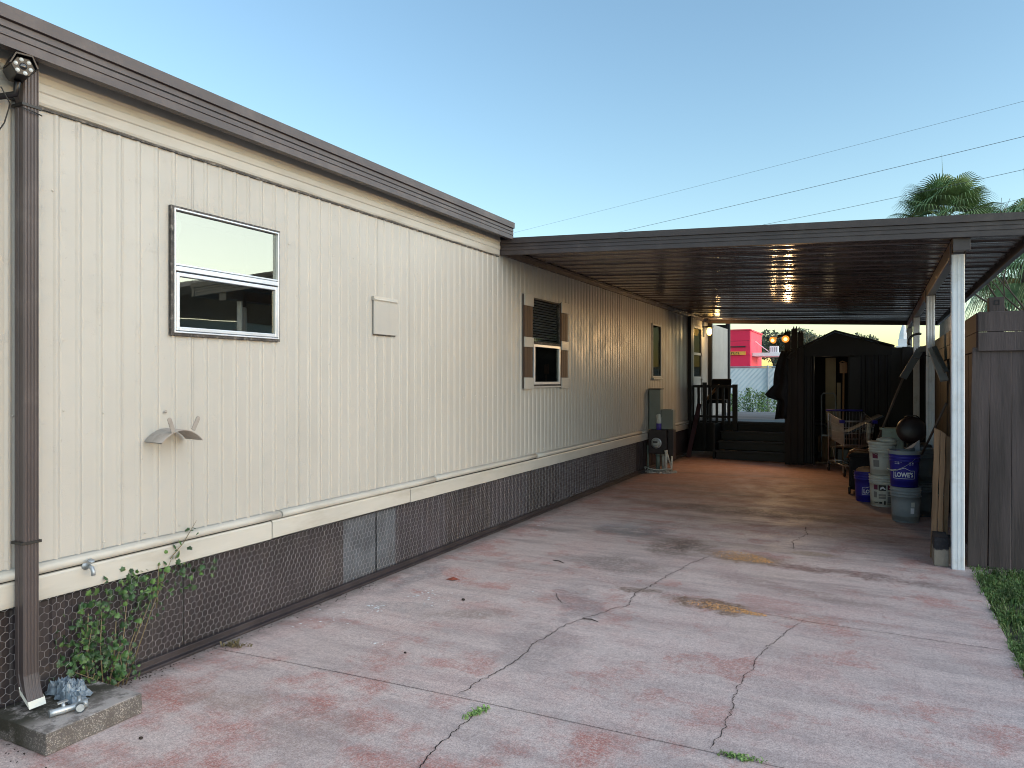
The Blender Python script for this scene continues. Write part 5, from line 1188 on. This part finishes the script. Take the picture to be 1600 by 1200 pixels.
def rough_plank(label, x0, x1, yb, yt, h, top_slope, seed):
    r2 = random.Random(seed); m = MB(); n = 12; vs = []
    for j in range(n + 1):
        s_ = j / n; z = h * s_; y = yb + (yt - yb) * s_; w = .003
        for (x, dy) in ((x0, 0), (x1, 0), (x1, .028), (x0, .028)):
            zz = z + (top_slope * (x - x0) / (x1 - x0) if j == n else 0)
            vs.append((x + (.035 * s_) + r2.uniform(-w, w), y + dy, zz))
    fs = [(j * 4 + q, j * 4 + (q + 1) % 4, j * 4 + 4 + (q + 1) % 4, j * 4 + 4 + q) for j in range(n) for q in range(4)] + [(3, 2, 1, 0), (n * 4, n * 4 + 1, n * 4 + 2, n * 4 + 3)]
    m.add(vs, fs); return tag(m.build('rough_plank', M_RAWWOOD, loc=(x0, yb, 0)), label, 'plank', 'rough planks leaning by the front post')
rough_plank('left rough brown plank leaning beside the white front post', 3.800, 3.842, 7.10, 7.16, 1.10, -.02, 4)
rough_plank('middle rough brown plank leaning beside the white front post', 3.846, 3.882, 7.085, 7.15, 1.08, -.03, 5)
rough_plank('right rough brown plank leaning beside the white front post', 3.888, 3.922, 7.12, 7.18, 1.04, -.02, 6)
def block_mat():
    N = NT('two_tone_block'); z = N.n('SeparateXYZ', {0: N.pos()}).outputs[2]
    f = N.mr(N.m('ADD', z, N.m('MULTIPLY', N.m('SUBTRACT', N.noise(40, 4), .5), .06)), .125, .145)
    c = N.mix(f, N.mix(N.noise(20, 5), (.19, .165, .135), (.28, .25, .215)), N.mix(N.mr(N.noise(45, 5, .7), .55, .7), (.014, .014, .019), (.07, .07, .075)))
    N.set(N.b.inputs['Base Color'], c); N.b.inputs['Roughness'].default_value = .9; N.set(N.b.inputs['Normal'], N.bump(N.noise(70, 5), .5, .008)); return N.mat
M_BLOCK = block_mat()
m = MB(); m.box(3.808, 3.912, 6.80, 7.08, .0, .232); tag(m.build('concrete_block', M_BLOCK, loc=(3.86, 6.94, 0), bevel=.006), 'pale concrete block with black tarred top at foot of planks', 'block')
m = MB(); m.box(3.918, 3.985, 6.90, 7.15, .0, .20); tag(m.build('concrete_block', M_BLOCK, loc=(3.95, 7.0, 0), bevel=.006), 'second concrete block tucked behind the front white post', 'block')

# ------------------------------------------------------------------ beyond the carport
wf = thing('slatted_fence', 'pale blue-white chain link fence with slats behind the deck', 'fence', (0, 33, 0))
m = MB(); m.box(-14, 14, 33.02, 33.03, -.06, 2.0); m.build('backing', M_SLAT, wf)
m = MB(); x = -16
while x < 14:
    m.obox((x + 1.0, 33.0, .97), (.055, 0, 0), (0, .012, 0), (1.02, 0, 1.02) if False else (.9, 0, 1.0)); x += .20
o = m.build('slats', M_STUCCOW, wf, recalc=False); o['kind'] = 'stuff'
m = MB(); m.tube([(-14, 32.98, 2.04), (14, 32.98, 2.04)], .03, 6); m.build('top_rail', M_GALV, wf)
for x in (-12.8, -9.8, -6.8, -3.8, -.82, 2.2, 5.2, 8.2, 11.2): m = MB(); m.tube([(x, 32.93, -.06), (x, 32.93, 2.10)], .045, 8); m.build('post', M_GALV, wf)

rb = thing('red_building', 'red flat-roofed restaurant building with yellow sign behind the pale fence', 'building', (-8, 48, 0))
def wallbands(m, x0, x1, y0, y1, cuts):
    for a, b in zip(cuts, cuts[1:]): m.box(x0, x1, y0, y1, a + .02, b - .02)
m = MB()
for a, b in zip([-.06, 2.98, 3.85, 4.50], [2.98, 3.85, 4.50, 4.50]):
    if b > a: m.box(-14, -3.53, 46.0, 46.3, a + .012, b - .012)
m.build('front_wall', M_PINK, rb)
m = MB(); m.box(-3.80, -3.519, 46.31, 50.95, -.06, 4.46); m.box(-3.519, -3.50, 48.8, 48.86, 2.2, 3.9, 0); m.build('side_wall', M_PINK2, rb)
m = MB(); m.box(-13.9, -3.82, 46.05, 50.9, -.05, 4.40); m.box(-14, -3.56, 46.02, 46.28, 2.95, 3.88); m.build('inner_block', M_MAROON, rb)
m = MB(); m.box(-14, -3.48, 45.96, 46.33, 4.50, 4.57); m.box(-3.82, -3.46, 46.33, 51.0, 4.47, 4.56); m.build('parapet_cap', M_PINK2, rb)
m = MB(); m.box(-6.0, -3.78, 45.90, 45.99, 2.99, 3.20); sg = m.build('sign_board', M_YELLOW, rb)
m = MB(); r2 = random.Random(2)
for q in range(5):
    x = -4.75 + q * .135; m.box(x, x + .03, 45.88, 45.898, 3.03, 3.16); m.box(x, x + .09, 45.88, 45.898, 3.13 if q % 2 else 3.03, 3.16 if q % 2 else 3.06)
m.build('sign_lettering', M_BLACKPR, sg)
m = MB(); m.box(-6.0, -3.78, 45.94, 45.995, 3.46, 3.53); m.build('dark_wall_band', M_BLACKPL, rb)  # thin dark bar standing in for the dark groove line on the front wall
m = MB(); m.box(-3.50, -1.85, 46.8, 49.6, 2.93, 3.14); cn = m.build('canopy', M_STUCCOW, rb)
m = MB(); m.box(-2.62, -2.10, 47.9, 48.1, 3.14, 3.58); m.build('canopy_sign', M_STUCCOW, cn)
m = MB(); 
for q in range(4): m.box(-2.56 + q * .11, -2.53 + q * .11, 47.88, 47.898, 3.22, 3.50)
m.build('canopy_lettering', M_GREYPR, cn)
m = MB(); m.bar((-3.5, 48, 3.9), (-2.7, 48, 3.25), .05, .05, (0, 1, 0)); m.build('tie_rod', M_STUCCOW, cn)

def leaf_cloud(m, c, r, n, ls, r2, mi=2, flat=1.0):
    for i in range(n):
        d = Vector((r2.gauss(0, 1), r2.gauss(0, 1), r2.gauss(0, 1))).normalized() * (r2.random() ** .45)
        p = Vector(c) + Vector((d.x * r[0], d.y * r[1], d.z * r[2])); s_ = ls * r2.uniform(.6, 1.3)
        a = Vector((r2.gauss(0, 1), r2.gauss(0, 1), r2.gauss(0, 1))).normalized(); b = a.orthogonal().normalized() * s_ * .55; a = a * s_
        m.add([p - a * .5 - b * .2, p + b * .5, p + a * .5, p - b * .5], [(0, 1, 2, 3)], r2.randrange(mi))
def tree(label, x, y, h, rad_, seed, mts, nb=9, n=260, ls=.28):
    r2 = random.Random(seed); t = thing('tree', label, 'tree', (x, y, -.06), 'trees beyond the fence'); m = MB()
    m.tube([(x, y, -.06), (x + .1, y, h * .3), (x - .1, y + .1, h * .6), (x, y, h * .85)], [.24, .18, .12, .04], 8)
    cs = []
    for k in range(nb):
        a = k * 2.4 + r2.random(); q = rad_ * r2.uniform(.25, .8); c = (x + q * math.cos(a), y + q * math.sin(a), h * r2.uniform(.45, .88)); cs.append(c)
        m.tube([(x, y, h * .38 + r2.uniform(0, .2) * h), ((x + c[0]) / 2, (y + c[1]) / 2, c[2] - .3), c], [.08, .05, .02], 5)
    m.build('trunk', M_TRUNK, t)
    m = MB()
    for c in cs: leaf_cloud(m, c, (rad_ * .48, rad_ * .48, h * .13), n, ls, r2)
    m.build('crown', mts, t, recalc=False)
TR = [('bushy dark tree just right of the red building', -2.9, 62, 5.7, 2.2, 1, 0), ('tall olive tree behind the red building roof', -5.0, 70, 6.6, 2.4, 2, 1), ('sparse olive tree showing above the shed lamp boards', -2.7, 75, 6.1, 1.9, 3, 1),
      ('thin tree left part of crowns over shed roof', -.6, 76, 6.0, 1.8, 4, 1), ('low tree crown just above the shed roof right slope', 2.0, 76, 5.9, 1.6, 5, 1), ('dark tree left of red building far corner', -12, 68, 6.2, 2.6, 6, 0), ('low dark tree under the white canopy', -1.2, 58, 3.9, 1.9, 7, 0)]
for (lb, x, y, h, r_, sd, q) in TR: tree(lb, x, y, h, r_, sd, [M_LEAF1, M_LEAF2] if q == 0 else [M_LEAF2, M_LEAF1])
# weeds by the pale fence
for i, (x, y, h) in enumerate(((-2.1, 31.6, .9), (-1.45, 31.9, 1.15), (-.85, 31.5, 1.0), (-.2, 31.8, .8), (-2.9, 31.9, 1.0), (.5, 31.6, .9))):
    r2 = random.Random(40 + i); m = MB()
    for q in range(520):
        a = r2.uniform(0, 6.28); rr = abs(r2.gauss(0, .28)); px, py = x + rr * math.cos(a), y + rr * math.sin(a) * .6; z = h * r2.random() ** .8 * (1 - .35 * rr)
        d = Vector((r2.gauss(0, 1), r2.gauss(0, 1), r2.gauss(.3, .7))).normalized() * r2.uniform(.05, .11); e = d.orthogonal().normalized() * .028
        p = Vector((px, py, max(0, z))); m.add([p, p + d * .5 + e, p + d, p + d * .5 - e], [(0, 1, 2, 3)], 0 if r2.random() < .7 else 1)
    for q in range(14): m.tube([(x + r2.gauss(0, .12), y + r2.gauss(0, .08), -.06), (x + r2.gauss(0, .3), y + r2.gauss(0, .15), h * r2.uniform(.6, 1.05))], .006, 4)
    tag(m.build('weed_bush', [M_WEED, M_VINE], loc=(x, y, -.06), recalc=False), ('weed bush just right of the deck rail post before the pale fence', 'tallest weed bush in front of the pale slatted fence', 'weed bush at the pale fence post right of the tallest one', 'weed bush partly behind the hanging black cloth', 'weed bush seen between the deck balusters', 'weed bush hidden mostly by the shed left side')[i], 'bush', 'weeds along the pale fence')
# church steeple far off
t = thing('church_steeple', 'pale distant church steeple on the horizon above the black boards', 'steeple', (12.1, 300, 0))
m = MB(); m.box(9.8, 14.4, 297, 303, -.06, 13.5); m.box(10.4, 13.8, 298, 302, 13.5, 16.0); m.build('tower', M_STEEPLE, t)
m = MB(); m.lathe([(1.5, 16.0), (1.3, 18.2), (.05, 22.5)], (12.1, 300, 0), 8, smooth=False); m.build('spire', M_STEEPLE, t)

# overhead wires
WIRES = [((-16.1, 40, 10.66), (7.9, 30, 11.03), 'topmost faint power wire slanting across the sky'), ((-9.96, 40, 10.0), (7.9, 30, 9.82), 'second power wire from the top, darker'), ((-1.87, 40, 9.68), (7.9, 30, 8.69), 'third power wire passing behind the palm crown'), ((1.37, 40, 8.75), (7.9, 30, 7.70), 'lowest power wire right of the palm crown')]
for i, (a, b, lb) in enumerate(WIRES):
    a, b = Vector(a), Vector(b); d = b - a; A, B = a - d * 1.2, b + d * 1.0; m = MB(); n = 24
    m.tube([A.lerp(B, k / n) + Vector((0, 0, -.35 * (1 - ((k / n) * 2 - 1) ** 2) + .30)) for k in range(n + 1)], (.005, .009, .008, .006)[i], 5)
    tag(m.build('power_wire', M_WIREPWR, loc=tuple(A)), lb, 'power line', 'overhead power wires')

# palms
def palm(label, x, y, zc, rad_, seed, nf, drop, hmin=-60):
    r2 = random.Random(seed); t = thing('palm_tree', label, 'palm tree', (x, y, -.06)); m = MB()
    m.tube([(x, y, -.06), (x + .05, y, zc * .5), (x, y, zc - .3)], [.26, .20, .19], 10); m.build('trunk', M_TRUNK, t)
    m = MB()
    for k in range(nf):
        az = k * 2.39996 + r2.uniform(-.2, .2); el = R(hmin + (88 - hmin) * (k + .5) / nf + r2.uniform(-12, 8)); pl = rad_ * r2.uniform(.42, .58)
        d = Vector((math.cos(az) * math.cos(el), math.sin(az) * math.cos(el), math.sin(el))); s_ = d.cross(Vector((0, 0, 1))).normalized(); u_ = s_.cross(d)
        base = Vector((x, y, zc)); tip = base + d * pl; tip.z -= .10 * pl
        m.tube([base, base.lerp(tip, .5) + Vector((0, 0, .04)), tip], [.022, .016, .010], 4, cap=False, mi=0)
        nb = 30; L = rad_ * r2.uniform(.50, .66); dry = 1 if (el < R(-20) and r2.random() < .6) else 0
        for q in range(nb):
            f = (q / (nb - 1) - .5) * R(200); dd = (d * math.cos(f) + s_ * math.sin(f)).normalized(); l = L * (1 - .25 * abs(f) / R(100)); w = .030 * rad_ / 1.6
            side_ = dd.cross(u_).normalized() * w * .62; pts = []
            for g_ in range(5):
                e = g_ / 4; p = tip + dd * l * e + Vector((0, 0, -drop * l * e ** 3)); pts.append((p, (1.0, 1.0, .8, .45, .04)[g_] * (.35 if g_ == 0 else 1)))
            vs = []
            for (p, ww) in pts: vs += [p - side_ * ww, p + side_ * ww + u_ * .01]
            m.add(vs, [(2 * g_, 2 * g_ + 1, 2 * g_ + 3, 2 * g_ + 2) for g_ in range(4)], dry)
    m.build('crown', [M_PALM, M_PALMDRY], t, recalc=False)
    m = MB(); m.tube([(x, y, zc), (x - .05, y, zc + rad_ * .7), (x - .08, y, zc + rad_ * 1.12)], [.02, .014, .004], 5); m.build('spear_leaf', M_PALM, t)
palm('fan palm with rounded green crown rising above the carport roof', 5.88, 34.8, 8.1, 2.45, 3, 66, .55, -35)
palm('lower palm with hanging yellow-green fronds behind the side fence', 7.10, 24.2, 5.0, 2.1, 5, 44, 1.0)

# bare trees
def bare(label, x, y, h, seed, spread, lean=(0, 0)):
    r2 = random.Random(seed); t = thing('bare_tree', label, 'tree', (x, y, -.06)); m = MB()
    def grow(p, d, l, r_, lev):
        q = p + d * l; mid = p.lerp(q, .5) + Vector((r2.gauss(0, .03), r2.gauss(0, .03), 0)) * l; m.tube([p, mid, q], [r_, r_ * .85, r_ * .65], 5, cap=False)
        if lev == 0: return
        for k in range(r2.choice((2, 3))):
            nd = (d + Vector((r2.gauss(0, spread), r2.gauss(0, spread), r2.uniform(-.05, .35)))).normalized(); grow(q, nd, l * r2.uniform(.6, .85), r_ * .6, lev - 1)
    grow(Vector((x, y, -.06)), Vector((lean[0], lean[1], 1)).normalized(), h * .32, .07, 5); m.build('branches', M_TWIG, t, recalc=False)
bare('leafless tree with thin twigs at right edge behind the carport', 6.55, 18.4, 5.2, 12, .42, (-.1, 0))
bare('leafless tree beyond the neighbouring roof mirrored in the window', 12.5, 10.6, 5.6, 21, .40)

# neighbour's house, right of the frame: it shows in the window's mirror and closes the light from that side
nh = thing('neighbour_house', 'dark neighbouring house with carport seen mirrored in the near window', 'house', (12, 14, 0))
m = MB(); m.box(10.6, 17, 9.2, 22, -.05, 2.9); m.build('wall', M_NHOUSE, nh)
m = MB()
for (a, b) in (((8.4, 3.05), (15.5, 4.55)), ((15.5, 4.55), (22.6, 3.05))):
    m.add([(8.7, a[0], a[1]), (17.5, a[0], a[1]), (17.5, b[0], b[1]), (8.7, b[0], b[1]), (8.7, a[0], a[1] - .16), (17.5, a[0], a[1] - .16), (17.5, b[0], b[1] - .16), (8.7, b[0], b[1] - .16)], [(0, 1, 2, 3), (7, 6, 5, 4), (0, 3, 7, 4), (1, 5, 6, 2), (0, 4, 5, 1), (3, 2, 6, 7)])
m.add([(10.5, 8.8, 2.9), (10.5, 22.2, 2.9), (10.5, 15.5, 4.42)], [(0, 1, 2)]); m.build('roof', M_NROOF, nh, recalc=False)
for y in (8.9, 11.3, 13.7): m = MB(); m.box(8.9, 9.02, y, y + .12, -.05, 3.05); m.build('post', M_GALV, nh)
